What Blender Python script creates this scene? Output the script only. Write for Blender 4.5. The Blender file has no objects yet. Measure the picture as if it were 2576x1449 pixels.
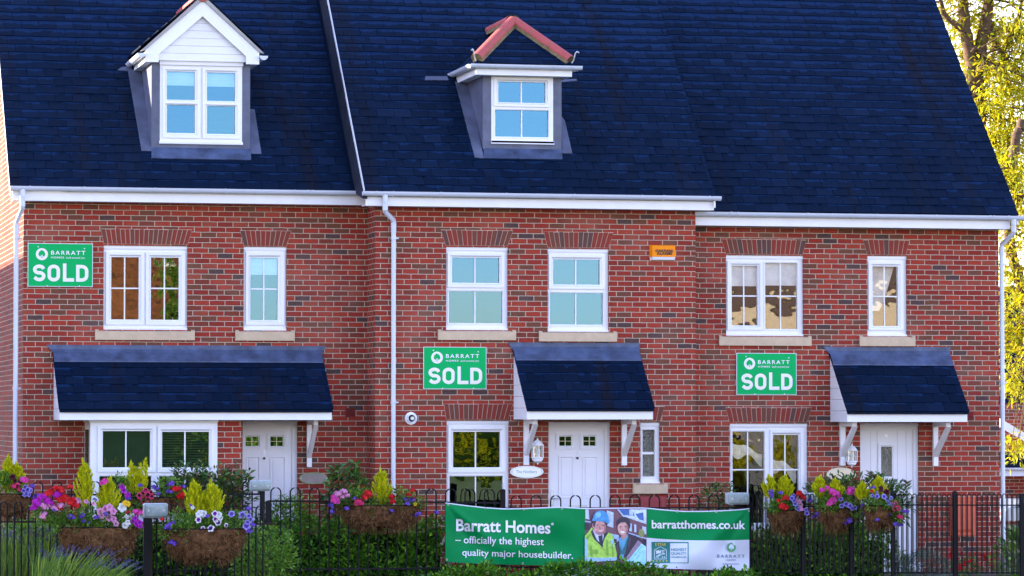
import bpy, math, random
import numpy as np
from mathutils import Vector
random.seed(7); np.random.seed(7)
S = bpy.context.scene
COL = S.collection

# ------------------------------------------------------------------ camera
F_PX, W_PX, H_PX = 8800.0, 2576.0, 1449.0          # measured on a 2576 px wide view of the photo
YAW, PITCH = math.radians(12.81), math.radians(2.12)
CAM = Vector((-11.15, -49.05, 2.30))
cd = bpy.data.cameras.new("Camera"); cam = bpy.data.objects.new("Camera", cd); COL.objects.link(cam)
cam.location = CAM
cam.rotation_euler = (math.radians(90) + PITCH, 0, -YAW)
cd.sensor_width = 36.0; cd.lens = 36.0 * F_PX / W_PX
cd.clip_start = 0.5; cd.clip_end = 3000
S.camera = cam

# ------------------------------------------------------------------ light
SUN_EL, SUN_AZ = math.radians(15), math.radians(31)   # low sun from the left, a little behind the fronts
sun_to = Vector((-math.cos(SUN_EL) * math.cos(SUN_AZ), math.cos(SUN_EL) * math.sin(SUN_AZ), math.sin(SUN_EL)))
world = bpy.data.worlds.new("World"); S.world = world; world.use_nodes = True
wn = world.node_tree.nodes; wl = world.node_tree.links
sky = wn.new("ShaderNodeTexSky"); sky.sky_type = 'NISHITA'; sky.sun_disc = False
sky.sun_elevation = SUN_EL
sky.sun_rotation = math.atan2(sun_to.x, sun_to.y)
sky.air_density = 1.0; sky.dust_density = 0.2; sky.ozone_density = 2.0
hue = wn.new("ShaderNodeMix"); hue.data_type = 'RGBA'; hue.blend_type = 'MULTIPLY'; hue.inputs[0].default_value = 1.0
hue.inputs[7].default_value = (1.20, 0.92, 1.05, 1)           # the photo's slightly violet daylight
wl.new(sky.outputs[0], hue.inputs[6]); wl.new(hue.outputs[2], wn["Background"].inputs[0]); wn["Background"].inputs[1].default_value = 0.15
sl = bpy.data.lights.new("Sun", 'SUN'); sl.energy = 4.0; sl.angle = math.radians(0.5); sl.color = (1.0, 0.86, 0.66)
so = bpy.data.objects.new("Sun", sl); COL.objects.link(so)
so.rotation_euler = (-sun_to).to_track_quat('-Z', 'Y').to_euler()
S.view_settings.view_transform = 'Standard'; S.view_settings.look = 'None'
S.view_settings.gamma = 1.0; S.view_settings.use_curve_mapping = False
S.view_settings.exposure = 2.45

# ------------------------------------------------------------------ measuring: photo point + known wall depth -> metres
_f = Vector((math.sin(YAW) * math.cos(PITCH), math.cos(YAW) * math.cos(PITCH), math.sin(PITCH)))
_r = Vector((math.cos(YAW), -math.sin(YAW), 0)); _u = _r.cross(_f)
def ray(u, v): return _f + _r * ((u - W_PX / 2) / F_PX) + _u * ((H_PX / 2 - v) / F_PX)
def at(u, v, Y):
    d = ray(u, v); return CAM + d * ((Y - CAM.y) / d.y)
def on_slope(u, v, ye, ze, tan=1.0):                  # point on the plane z = ze + (y - ye) * tan
    d = ray(u, v); t = (ze - CAM.z + (CAM.y - ye) * tan) / (d.z - d.y * tan); return CAM + d * t
DF = 2576 / 3840
ZOOM = {1: (0, 0), 2: (1300, 0), 3: (2440, 0), 4: (0, 690), 5: (1300, 690), 6: (2440, 690), 7: (0, 1370), 8: (1300, 1370), 9: (2440, 1370),
        'a1': (0, 1700), 'a2': (500, 1700), 'a3': (1100, 1700), 'a6': (2680, 1700), 'a7': (3040, 1700), 'a4': (1640, 1820), 'a5': (2180, 1820)}
def zp(k, x, y):
    s = 2568 / 1400 if isinstance(k, int) else (3.903 if k in ('a4', 'a5') else 3.15)
    o = ZOOM[k]; return ((o[0] + x / s) * DF, (o[1] + y / s) * DF)
def zr(k, x0, y0, x1, y1):
    a = zp(k, x0, y0); b = zp(k, x1, y1); return (a[0], a[1], b[0], b[1])
def rect(r, Y):                                       # photo rectangle -> X0, X1, Z0, Z1 on the plane Y
    u0, v0, u1, v1 = r
    return (at(u0, (v0 + v1) / 2, Y).x, at(u1, (v0 + v1) / 2, Y).x, at((u0 + u1) / 2, v1, Y).z, at((u0 + u1) / 2, v0, Y).z)

# ------------------------------------------------------------------ materials
MATS = {}
def _ramp(nt, stops, fac, interp='LINEAR'):
    r = nt.nodes.new("ShaderNodeValToRGB"); r.color_ramp.interpolation = interp
    e = r.color_ramp.elements
    while len(e) < len(stops): e.new(0.5)
    for i, (p, c) in enumerate(stops): e[i].position = p; e[i].color = (*c, 1)
    nt.links.new(fac, r.inputs[0]); return r.outputs[0]
def _math(nt, op, a, b=None, c=None):
    n = nt.nodes.new("ShaderNodeMath"); n.operation = op
    for i, x in enumerate((a, b, c)):
        if x is None: continue
        if isinstance(x, (int, float)): n.inputs[i].default_value = x
        else: nt.links.new(x, n.inputs[i])
    return n.outputs[0]
def _mix(nt, fac, a, b, mode='MIX'):
    n = nt.nodes.new("ShaderNodeMix"); n.data_type = 'RGBA'; n.blend_type = mode
    for i, x in ((0, fac), (6, a), (7, b)):
        if isinstance(x, (int, float)): n.inputs[i].default_value = x
        elif isinstance(x, tuple): n.inputs[i].default_value = (*x, 1)
        else: nt.links.new(x, n.inputs[i])
    return n.outputs[2]
def _noise(nt, scale, detail=3, rough=0.5, vec=None, dim='3D'):
    n = nt.nodes.new("ShaderNodeTexNoise"); n.noise_dimensions = dim
    n.inputs['Scale'].default_value = scale; n.inputs['Detail'].default_value = detail; n.inputs['Roughness'].default_value = rough
    if vec is None:
        g = nt.nodes.new("ShaderNodeNewGeometry"); vec = g.outputs['Position']
    nt.links.new(vec, n.inputs['Vector']); return n.outputs['Fac']
def _bump(nt, bsdf, h, strength, dist=0.01):
    b = nt.nodes.new("ShaderNodeBump"); b.inputs['Strength'].default_value = strength; b.inputs['Distance'].default_value = dist
    nt.links.new(h, b.inputs['Height']); nt.links.new(b.outputs[0], bsdf.inputs['Normal'])
def new_mat(name):
    m = bpy.data.materials.new(name); m.use_nodes = True; MATS[name] = m
    return m, m.node_tree, m.node_tree.nodes["Principled BSDF"]
def plain(name, col, rough=0.5, metal=0.0, var=0.12, scale=6.0, bump=0.0, bscale=60, spec=0.5):
    m, nt, b = new_mat(name)
    n = _noise(nt, scale, 4, 0.6)
    lo = tuple(c * (1 - var) for c in col); hi = tuple(min(1, c * (1 + var)) for c in col)
    nt.links.new(_ramp(nt, [(0.3, lo), (0.7, hi)], n), b.inputs['Base Color'])
    b.inputs['Roughness'].default_value = rough; b.inputs['Metallic'].default_value = metal
    b.inputs['Specular IOR Level'].default_value = spec
    if bump: _bump(nt, b, _noise(nt, bscale, 3), bump)
    return m
def leafy(name, stops, rough=0.45, trans=0.25, tint=None, spec=0.5):
    m, nt, b = new_mat(name)
    g = nt.nodes.new("ShaderNodeNewGeometry")
    c = _ramp(nt, stops, g.outputs['Random Per Island'])
    n = _noise(nt, 2.2, 2)
    c = _mix(nt, _math(nt, 'MULTIPLY', n, 0.4), c, stops[0][1])
    nt.links.new(c, b.inputs['Base Color']); b.inputs['Roughness'].default_value = rough
    b.inputs['Specular IOR Level'].default_value = spec
    t = nt.nodes.new("ShaderNodeBsdfTranslucent"); nt.links.new(_mix(nt, 0.4, c, tint or stops[-1][1]), t.inputs[0])
    mx = nt.nodes.new("ShaderNodeMixShader"); mx.inputs[0].default_value = trans
    nt.links.new(b.outputs[0], mx.inputs[1]); nt.links.new(t.outputs[0], mx.inputs[2])
    nt.links.new(mx.outputs[0], nt.nodes["Material Output"].inputs[0]); return m

def brick_mat(name):
    m, nt, b = new_mat(name); L = nt.links
    tc = nt.nodes.new("ShaderNodeNewGeometry")
    sp = nt.nodes.new("ShaderNodeSeparateXYZ"); L.new(tc.outputs['Position'], sp.inputs[0])
    sn = nt.nodes.new("ShaderNodeSeparateXYZ"); L.new(tc.outputs['True Normal'], sn.inputs[0])
    side = _math(nt, 'GREATER_THAN', _math(nt, 'ABSOLUTE', sn.outputs[0]), 0.7)
    inv = _math(nt, 'SUBTRACT', 1.0, side)
    h = _math(nt, 'ADD', _math(nt, 'MULTIPLY', sp.outputs[0], inv), _math(nt, 'MULTIPLY', sp.outputs[1], side))
    # hand-laid wobble
    wob = _math(nt, 'MULTIPLY', _math(nt, 'SUBTRACT', _noise(nt, 9, 2), 0.5), 0.010)
    wob2 = _math(nt, 'MULTIPLY', _math(nt, 'SUBTRACT', _noise(nt, 14, 2), 0.5), 0.012)
    zz = _math(nt, 'DIVIDE', _math(nt, 'ADD', sp.outputs[2], wob), 0.075)
    row = _math(nt, 'FLOOR', zz); fz = _math(nt, 'FRACT', zz)
    half = _math(nt, 'MULTIPLY', _math(nt, 'MODULO', _math(nt, 'ABSOLUTE', row), 2.0), 0.5)
    wn1 = nt.nodes.new("ShaderNodeTexWhiteNoise"); wn1.noise_dimensions = '1D'; L.new(row, wn1.inputs['W'])
    jit = _math(nt, 'MULTIPLY', wn1.outputs['Value'], 0.12)
    xx = _math(nt, 'ADD', _math(nt, 'ADD', _math(nt, 'DIVIDE', _math(nt, 'ADD', h, wob2), 0.225), half), jit)
    colm = _math(nt, 'FLOOR', xx); fx = _math(nt, 'FRACT', xx)
    cv = nt.nodes.new("ShaderNodeCombineXYZ"); L.new(colm, cv.inputs[0]); L.new(row, cv.inputs[1])
    wnz = nt.nodes.new("ShaderNodeTexWhiteNoise"); wnz.noise_dimensions = '2D'; L.new(cv.outputs[0], wnz.inputs['Vector'])
    base = _ramp(nt, [(0.0, (0.30, 0.030, 0.016)), (0.22, (0.37, 0.042, 0.020)), (0.46, (0.26, 0.026, 0.015)), (0.60, (0.32, 0.056, 0.028)),
                      (0.72, (0.16, 0.056, 0.030)), (0.86, (0.20, 0.040, 0.022)), (0.95, (0.075, 0.048, 0.044))], wnz.outputs['Value'], 'CONSTANT')
    dirt = _noise(nt, 26, 4, 0.65)
    base = _mix(nt, _math(nt, 'MULTIPLY', _math(nt, 'SUBTRACT', dirt, 0.35), 1.1), base, (0.12, 0.05, 0.045))
    big = _noise(nt, 1.1, 3)
    base = _mix(nt, _math(nt, 'MULTIPLY', _math(nt, 'MAXIMUM', _math(nt, 'SUBTRACT', big, 0.5), 0.0), 0.9), base, (0.38, 0.22, 0.16))
    fl = _noise(nt, 70, 2); base = _mix(nt, _math(nt, 'MULTIPLY', _math(nt, 'GREATER_THAN', fl, 0.68), 0.35), base, (0.5, 0.35, 0.28))
    mz = _math(nt, 'MINIMUM', fz, _math(nt, 'SUBTRACT', 1.0, fz)); mz = _math(nt, 'MULTIPLY', mz, 0.075)
    mx = _math(nt, 'MINIMUM', fx, _math(nt, 'SUBTRACT', 1.0, fx)); mx = _math(nt, 'MULTIPLY', mx, 0.225)
    dmin = _math(nt, 'MINIMUM', mz, mx)
    mr = nt.nodes.new("ShaderNodeMapRange"); L.new(dmin, mr.inputs[0]); mr.inputs[1].default_value = 0.0045; mr.inputs[2].default_value = 0.0080
    mort = _mix(nt, _noise(nt, 5, 4), (0.45, 0.33, 0.245), (0.58, 0.44, 0.33))
    col = _mix(nt, mr.outputs[0], mort, base)
    L.new(col, b.inputs['Base Color']); b.inputs['Roughness'].default_value = 0.9; b.inputs['Specular IOR Level'].default_value = 0.2
    hgt = _math(nt, 'ADD', mr.outputs[0], _math(nt, 'MULTIPLY', dirt, 0.5))
    _bump(nt, b, hgt, 1.0, 0.012); return m

def slate_mat(name):
    m, nt, b = new_mat(name); L = nt.links
    g = nt.nodes.new("ShaderNodeNewGeometry"); r = g.outputs['Random Per Island']
    uv = nt.nodes.new("ShaderNodeUVMap"); sp = nt.nodes.new("ShaderNodeSeparateXYZ"); L.new(uv.outputs[0], sp.inputs[0])
    base = _ramp(nt, [(0.0, (0.0014, 0.0072, 0.0215)), (0.5, (0.0020, 0.0088, 0.0260)), (0.92, (0.0028, 0.0105, 0.0300)), (1.0, (0.0048, 0.0140, 0.038))], r)
    # drying dew: pale bays under the edge of the course above, only on some slates
    ve = nt.nodes.new("ShaderNodeVectorMath"); ve.operation = 'MULTIPLY'; L.new(g.outputs['Position'], ve.inputs[0]); ve.inputs[1].default_value = (4.2, 6, 6)
    n1 = _noise(nt, 1.3, 2, vec=ve.outputs[0])
    ps = nt.nodes.new("ShaderNodeSeparateXYZ"); L.new(g.outputs['Position'], ps.inputs[0])
    up = nt.nodes.new("ShaderNodeMapRange"); L.new(ps.outputs[2], up.inputs[0]); up.inputs[1].default_value = 6.4; up.inputs[2].default_value = 8.8; up.inputs[3].default_value = -0.12; up.inputs[4].default_value = 0.30
    thr = _math(nt, 'ADD', _math(nt, 'ADD', _math(nt, 'MULTIPLY', n1, 1.3), up.outputs[0]), _math(nt, 'MULTIPLY', _noise(nt, 0.8, 2), 0.5))
    lvl = _math(nt, 'SUBTRACT', 1.66, thr)
    mk = nt.nodes.new("ShaderNodeMapRange"); L.new(_math(nt, 'SUBTRACT', sp.outputs[1], lvl), mk.inputs[0]); mk.inputs[1].default_value = 0.0; mk.inputs[2].default_value = 0.05
    base = _mix(nt, _math(nt, 'MULTIPLY', mk.outputs[0], 0.45), base, (0.010, 0.036, 0.110))
    # brownish algae drips here and there
    vs = nt.nodes.new("ShaderNodeVectorMath"); vs.operation = 'MULTIPLY'; L.new(g.outputs['Position'], vs.inputs[0]); vs.inputs[1].default_value = (2.6, 0.22, 0.22)
    n2 = _noise(nt, 1.0, 3, vec=vs.outputs[0])
    al = nt.nodes.new("ShaderNodeMapRange"); L.new(n2, al.inputs[0]); al.inputs[1].default_value = 0.56; al.inputs[2].default_value = 0.76; al.inputs[4].default_value = 0.75
    base = _mix(nt, al.outputs[0], base, (0.0085, 0.0080, 0.0100))
    L.new(base, b.inputs['Base Color'])
    b.inputs['Roughness'].default_value = 0.6; b.inputs['Specular IOR Level'].default_value = 0.06
    _bump(nt, b, _noise(nt, 30, 4, 0.6), 0.25, 0.004); return m

def glass_mat(name, fac, tint=(0.80, 0.93, 0.96), wob=0.03, through=(0.75, 0.8, 0.8)):
    m = bpy.data.materials.new(name); m.use_nodes = True; MATS[name] = m
    nt = m.node_tree; nt.nodes.remove(nt.nodes["Principled BSDF"])
    gl = nt.nodes.new("ShaderNodeBsdfGlossy"); gl.inputs['Roughness'].default_value = 0.0; gl.inputs['Color'].default_value = (*tint, 1)
    tr = nt.nodes.new("ShaderNodeBsdfTransparent"); tr.inputs[0].default_value = (*through, 1)
    bp = nt.nodes.new("ShaderNodeBump"); bp.inputs['Strength'].default_value = 1.0; bp.inputs['Distance'].default_value = wob
    nt.links.new(_noise(nt, 2.6, 2), bp.inputs['Height']); nt.links.new(bp.outputs[0], gl.inputs['Normal'])
    mx = nt.nodes.new("ShaderNodeMixShader"); mx.inputs[0].default_value = fac
    nt.links.new(tr.outputs[0], mx.inputs[1]); nt.links.new(gl.outputs[0], mx.inputs[2])
    nt.links.new(mx.outputs[0], nt.nodes["Material Output"].inputs[0]); return m

brick_mat('brick'); slate_mat('slate')
m, nt, b = new_mat('arch_brick')
_g = nt.nodes.new("ShaderNodeNewGeometry")
_c = _ramp(nt, [(0, (0.28, 0.036, 0.020)), (0.40, (0.23, 0.042, 0.024)), (0.62, (0.17, 0.056, 0.032)), (0.92, (0.10, 0.055, 0.046))], _math(nt, 'FRACT', _math(nt, 'ADD', _g.outputs['Random Per Island'], nt.nodes.new('ShaderNodeObjectInfo').outputs['Random'])), 'CONSTANT')
_c = _mix(nt, _math(nt, 'MULTIPLY', _noise(nt, 30, 4, 0.6), 0.6), _c, (0.15, 0.06, 0.05))
nt.links.new(_c, b.inputs['Base Color']); b.inputs['Roughness'].default_value = 0.9; b.inputs['Specular IOR Level'].default_value = 0.2; _bump(nt, b, _noise(nt, 40, 4), 0.4, 0.005)
plain('mortar', (0.54, 0.40, 0.31), 0.95, bump=0.4)
plain('upvc', (0.78, 0.79, 0.81), 0.35, var=0.03, scale=2.0)
plain('gutter_white', (0.56, 0.61, 0.70), 0.35, var=0.05, scale=3.0)
plain('paint_white', (0.80, 0.81, 0.83), 0.5, var=0.04, scale=3.0)
plain('paint_dull', (0.55, 0.56, 0.57), 0.6, var=0.05, scale=3.0)
plain('undercloak', (0.34, 0.33, 0.31), 0.8, var=0.1)
plain('door_white', (0.74, 0.74, 0.77), 0.4, var=0.03, scale=2.0)
plain('lead', (0.085, 0.098, 0.150), 0.55, var=0.28, scale=4.0, bump=0.3, bscale=25)
plain('lead_pale', (0.050, 0.072, 0.135), 0.5, var=0.5, scale=5.0, bump=0.3, bscale=25)
plain('lead_dark', (0.020, 0.026, 0.042), 0.7, spec=0.15, var=0.35, scale=4.0, bump=0.3, bscale=25)
plain('sandstone', (0.56, 0.43, 0.28), 0.85, var=0.10, scale=9.0, bump=0.2, bscale=90)
plain('red_tile', (0.40, 0.075, 0.065), 0.75, var=0.12, scale=7.0, bump=0.2)
plain('hip_mortar', (0.20, 0.155, 0.075), 0.95, var=0.3, scale=12.0, bump=0.5)
plain('steel', (0.55, 0.58, 0.60), 0.35, metal=0.8)
plain('lamp_lens', (0.28, 0.34, 0.32), 0.3, var=0.18, scale=30.0, bump=0.4, bscale=220)
plain('lamp_body', (0.50, 0.54, 0.57), 0.4, var=0.12, scale=20.0)
plain('iron', (0.004, 0.0045, 0.006), 0.5, var=0.2, scale=20, spec=0.18)
plain('iron_rust', (0.030, 0.016, 0.012), 0.7, var=0.4, scale=30, spec=0.15)
plain('sign_green', (0.0, 0.40, 0.100), 0.5, spec=0.12, var=0.03, scale=1.5)
plain('sign_white', (0.78, 0.78, 0.84), 0.4, var=0.02, scale=1.5)
plain('banner_green', (0.0, 0.235, 0.062), 0.55, spec=0.12, var=0.05, scale=2.5)
plain('banner_white', (0.66, 0.71, 0.82), 0.5, var=0.04, scale=2.5)
plain('print_teal', (0.01, 0.20, 0.17), 0.5); plain('print_gold', (0.60, 0.48, 0.10), 0.5); plain('print_navy', (0.03, 0.07, 0.16), 0.5)
plain('print_logo_green', (0.08, 0.34, 0.14), 0.5)
plain('alarm_orange', (0.90, 0.27, 0.004), 0.5, var=0.05, spec=0.15); plain('ink', (0.03, 0.02, 0.02), 0.6)
plain('meter_red', (0.30, 0.030, 0.030), 0.45, var=0.1); plain('meter_brown', (0.60, 0.085, 0.030), 0.5, var=0.15)
plain('vent_red', (0.22, 0.028, 0.028), 0.7)
plain('plaque_cream', (0.72, 0.62, 0.44), 0.5, var=0.05); plain('plaque_white', (0.86, 0.88, 0.86), 0.3, var=0.02)
plain('plaque_clay', (0.30, 0.25, 0.22), 0.7, var=0.15); plain('plaque_green', (0.20, 0.32, 0.10), 0.6); plain('ink_teal', (0.16, 0.32, 0.33), 0.6)
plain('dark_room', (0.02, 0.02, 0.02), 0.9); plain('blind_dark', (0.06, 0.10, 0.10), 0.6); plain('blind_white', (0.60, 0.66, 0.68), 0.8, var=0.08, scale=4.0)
plain('blind_cream', (0.80, 0.80, 0.76), 0.85, var=0.15, scale=6.0); plain('curtain_cream', (0.80, 0.74, 0.62), 0.85, var=0.2, scale=8.0)
plain('soil', (0.05, 0.035, 0.025), 0.95, bump=0.6, bscale=30); plain('tarmac', (0.05, 0.05, 0.052), 0.9, bump=0.4, bscale=200)
plain('paving', (0.30, 0.28, 0.25), 0.9, bump=0.2); plain('kerb_stone', (0.34, 0.33, 0.31), 0.9)
plain('bark', (0.10, 0.060, 0.032), 0.95, var=0.45, scale=9.0, bump=0.9, bscale=18); plain('stem_brown', (0.08, 0.055, 0.03), 0.9)
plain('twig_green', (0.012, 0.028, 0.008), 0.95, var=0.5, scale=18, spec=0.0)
plain('stem_green', (0.11, 0.17, 0.04), 0.7)
plain('coir', (0.120, 0.060, 0.026), 0.95, spec=0.1, var=0.7, scale=16.0, bump=1.0, bscale=40)
leafy('coir_strand', [(0, (0.035, 0.016, 0.006)), (0.5, (0.16, 0.080, 0.032)), (1, (0.36, 0.20, 0.09))], 0.9, 0.05, spec=0.1)
leafy('hedge_leaf', [(0, (0.018, 0.080, 0.008)), (0.42, (0.055, 0.205, 0.012)), (0.75, (0.140, 0.38, 0.020)), (1, (0.33, 0.58, 0.04))], 0.38, 0.15)
leafy('bright_leaf', [(0, (0.040, 0.120, 0.010)), (0.5, (0.105, 0.270, 0.018)), (1, (0.28, 0.46, 0.035))], 0.42, 0.22)
leafy('photinia_leaf', [(0, (0.020, 0.080, 0.014)), (0.5, (0.056, 0.170, 0.022)), (0.8, (0.130, 0.235, 0.030)), (0.9, (0.13, 0.055, 0.035)), (1, (0.20, 0.060, 0.050))], 0.32, 0.15)
leafy('basket_leaf', [(0, (0.035, 0.125, 0.010)), (0.5, (0.100, 0.270, 0.016)), (1, (0.27, 0.44, 0.035))], 0.45, 0.2)
leafy('conifer_gold', [(0, (0.26, 0.32, 0.004)), (0.5, (0.60, 0.62, 0.006)), (1, (0.86, 0.80, 0.010))], 0.6, 0.2, spec=0.2)
leafy('tree_leaf', [(0, (0.10, 0.20, 0.008)), (0.45, (0.33, 0.41, 0.010)), (0.8, (0.60, 0.57, 0.010)), (1, (0.80, 0.55, 0.012))], 0.5, 0.5, spec=0.3)
leafy('copper_leaf', [(0, (0.10, 0.035, 0.012)), (0.6, (0.22, 0.085, 0.02)), (1, (0.38, 0.17, 0.03))], 0.5, 0.3)
leafy('hebe_leaf', [(0, (0.060, 0.110, 0.075)), (0.6, (0.13, 0.20, 0.14)), (1, (0.22, 0.30, 0.20))], 0.6, 0.1)
leafy('lavender_leaf', [(0, (0.040, 0.120, 0.014)), (0.6, (0.140, 0.290, 0.026)), (1, (0.48, 0.56, 0.06))], 0.6, 0.25)
leafy('lavender_spike', [(0, (0.060, 0.070, 0.110)), (0.6, (0.095, 0.095, 0.175)), (1, (0.13, 0.10, 0.30))], 0.7, 0.15)
leafy('grass_blade', [(0, (0.03, 0.07, 0.012)), (1, (0.09, 0.17, 0.03))], 0.6, 0.25)
PETAL = {'red': (0.62, 0.012, 0.014), 'pink': (0.72, 0.06, 0.36), 'magenta': (0.52, 0.02, 0.46), 'rose': (0.66, 0.04, 0.15), 'pale_pink': (0.74, 0.30, 0.52),
         'violet': (0.16, 0.075, 0.48), 'lilac': (0.34, 0.30, 0.76), 'white': (0.78, 0.78, 0.76), 'yellow': (0.80, 0.52, 0.02), 'maroon': (0.07, 0.006, 0.018), 'purple': (0.27, 0.02, 0.46)}
for k, c in PETAL.items():
    leafy('petal_' + k, [(0, tuple(x * 0.72 for x in c)), (0.6, c), (1, tuple(min(0.85, x * 1.2 + 0.02) for x in c))], 0.6, 0.18, spec=0.2)
plain('petal_eye', (0.75, 0.65, 0.3), 0.6)
glass_mat('glass_sky', 0.165, (0.26, 0.63, 0.98), 0.0006)
glass_mat('glass_dormer', 0.165, (0.22, 0.62, 1.0), 0.0006)
glass_mat('glass_low', 0.20, (0.85, 0.95, 0.75), 0.0035, (0.55, 0.6, 0.55))
glass_mat('glass_mid', 0.20, (0.98, 0.93, 0.85), 0.0030, (0.92, 0.93, 0.92))
glass_mat('glass_pattern', 0.35, (0.85, 0.85, 0.7), 0.05, (0.35, 0.33, 0.25))
MATS['glass_pattern'].node_tree.nodes["Noise Texture"].inputs['Scale'].default_value = 45
glass_mat('glass_clear', 0.15, (0.9, 0.95, 1.0), 0.0, (0.95, 0.97, 0.97))
plain('bulb', (0.75, 0.72, 0.65), 0.3)
SRGB = lambda r, g, b: tuple(((c / 255) / 12.92 if c / 255 < 0.04045 else ((c / 255 + 0.055) / 1.055) ** 2.4) for c in (r, g, b))
def ink(name, r, g, b):
    if name not in MATS: plain(name, SRGB(r, g, b), 0.5, var=0.22, scale=24)
    return name

# ------------------------------------------------------------------ objects
ORG = {}
class MB:
    """collects polygons in world metres; build() links them as one mesh object"""
    def __init__(s): s.v = []; s.f = []; s.m = []; s.sm = []; s.uv = []
    def add(s, vs, fs, mi=0, smooth=False, uv=None):
        o = len(s.v); s.v += [tuple(p) for p in vs]
        for i, f in enumerate(fs):
            s.f.append([o + k for k in f]); s.m.append(mi); s.sm.append(smooth)
            s.uv.append(uv[i] if uv else None)
        return s
    def box(s, x0, x1, y0, y1, z0, z1, mi=0):
        return s.add([(x0, y0, z0), (x1, y0, z0), (x1, y1, z0), (x0, y1, z0), (x0, y0, z1), (x1, y0, z1), (x1, y1, z1), (x0, y1, z1)],
                     [(0, 3, 2, 1), (4, 5, 6, 7), (0, 1, 5, 4), (1, 2, 6, 5), (2, 3, 7, 6), (3, 0, 4, 7)], mi)
    def prism_xz(s, poly, y0, y1, mi=0):                    # poly counter-clockwise seen from -Y
        n = len(poly)
        return s.add([(x, y0, z) for x, z in poly] + [(x, y1, z) for x, z in poly],
                     [tuple(range(n)), tuple(range(2 * n - 1, n - 1, -1))] + [((i + 1) % n, i, n + i, n + (i + 1) % n) for i in range(n)], mi)
    def prism_yz(s, poly, x0, x1, mi=0):
        n = len(poly)
        return s.add([(x0, y, z) for y, z in poly] + [(x1, y, z) for y, z in poly],
                     [tuple(range(n)), tuple(range(2 * n - 1, n - 1, -1))] + [((i + 1) % n, i, n + i, n + (i + 1) % n) for i in range(n)], mi)
    def tube(s, pts, r, n=8, mi=0, caps=True, smooth=True):
        pts = [Vector(p) for p in pts]; rr = r if isinstance(r, (list, tuple)) else [r] * len(pts); vs = []; fs = []
        ref = None
        for i, p in enumerate(pts):
            d = (pts[min(i + 1, len(pts) - 1)] - pts[max(i - 1, 0)]).normalized()
            if ref is None: ref = Vector((0, 0, 1)) if abs(d.z) < 0.9 else Vector((1, 0, 0))
            a = d.cross(ref); a.normalize(); b = d.cross(a); ref = a.cross(d) if False else ref
            for k in range(n):
                t = 2 * math.pi * k / n; vs.append(p + (a * math.cos(t) + b * math.sin(t)) * rr[i])
        for i in range(len(pts) - 1):
            for k in range(n):
                k2 = (k + 1) % n; fs.append((i * n + k, i * n + k2, (i + 1) * n + k2, (i + 1) * n + k))
        s.add(vs, fs, mi, smooth)
        if caps: s.add(vs[:n], [tuple(range(n - 1, -1, -1))], mi); s.add(vs[-n:], [tuple(range(n))], mi)
        return s
    def lathe(s, c, prof, n=16, mi=0, sy=1.0):               # profile [(radius, z)] round a vertical axis
        vs = []; fs = []
        for r, z in prof:
            for k in range(n):
                t = 2 * math.pi * k / n; vs.append((c[0] + r * math.cos(t), c[1] + r * sy * math.sin(t), c[2] + z))
        for i in range(len(prof) - 1):
            for k in range(n):
                k2 = (k + 1) % n; fs.append((i * n + k, i * n + k2, (i + 1) * n + k2, (i + 1) * n + k))
        return s.add(vs, fs, mi, True)
    def disc_xz(s, c, rx, rz, y0, y1, n=32, mi=0):
        return s.prism_xz([(c[0] + rx * math.cos(2 * math.pi * k / n), c[1] + rz * math.sin(2 * math.pi * k / n)) for k in range(n)], y0, y1, mi)
    def plate(s, R, holes, y0, y1, mi=0, back=False):        # slab facing -Y with rectangular openings and their reveals
        X0, X1, Z0, Z1 = R
        xs = sorted({X0, X1} | {x for h in holes for x in h[:2] if X0 < x < X1}); zs = sorted({Z0, Z1} | {z for h in holes for z in h[2:] if Z0 < z < Z1})
        vid = {}; vs = []; fs = []
        def V(i, j):
            if (i, j) not in vid: vid[(i, j)] = len(vs); vs.append((xs[i], y0, zs[j]))
            return vid[(i, j)]
        for i in range(len(xs) - 1):
            for j in range(len(zs) - 1):
                cx = (xs[i] + xs[i + 1]) / 2; cz = (zs[j] + zs[j + 1]) / 2
                if any(h[0] < cx < h[1] and h[2] < cz < h[3] for h in holes): continue
                fs.append((V(i, j), V(i + 1, j), V(i + 1, j + 1), V(i, j + 1)))
        s.add(vs, fs, mi)
        for a, b, c, d in holes:
            c = max(c, Z0)
            s.add([(a, y0, c), (b, y0, c), (b, y0, d), (a, y0, d), (a, y1, c), (b, y1, c), (b, y1, d), (a, y1, d)],
                  [(0, 4, 5, 1), (1, 5, 6, 2), (2, 6, 7, 3), (3, 7, 4, 0)], mi)
        s.add([(X0, y0, Z0), (X1, y0, Z0), (X1, y0, Z1), (X0, y0, Z1), (X0, y1, Z0), (X1, y1, Z0), (X1, y1, Z1), (X0, y1, Z1)],
              [(0, 1, 5, 4), (1, 2, 6, 5), (2, 3, 7, 6), (3, 0, 4, 7)], mi)
        return s
    def ring(s, O, I, yo, yi, yb, mi=0):                     # moulded frame: flat face then a bevel down to the glass
        w = 0.55
        Mr = tuple(o + (i - o) * w for o, i in zip(O, I))
        def c(R, y): return [(R[0], y, R[2]), (R[1], y, R[2]), (R[1], y, R[3]), (R[0], y, R[3])]
        L = [c(O, yb), c(O, yo), c(Mr, yo), c(I, yi), c(I, yb)]
        vs = [p for l in L for p in l]; fs = []
        for k in range(len(L) - 1):
            for i in range(4):
                j = (i + 1) % 4; fs.append((k * 4 + i, k * 4 + j, (k + 1) * 4 + j, (k + 1) * 4 + i))
        return s.add(vs, fs, mi)
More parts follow.
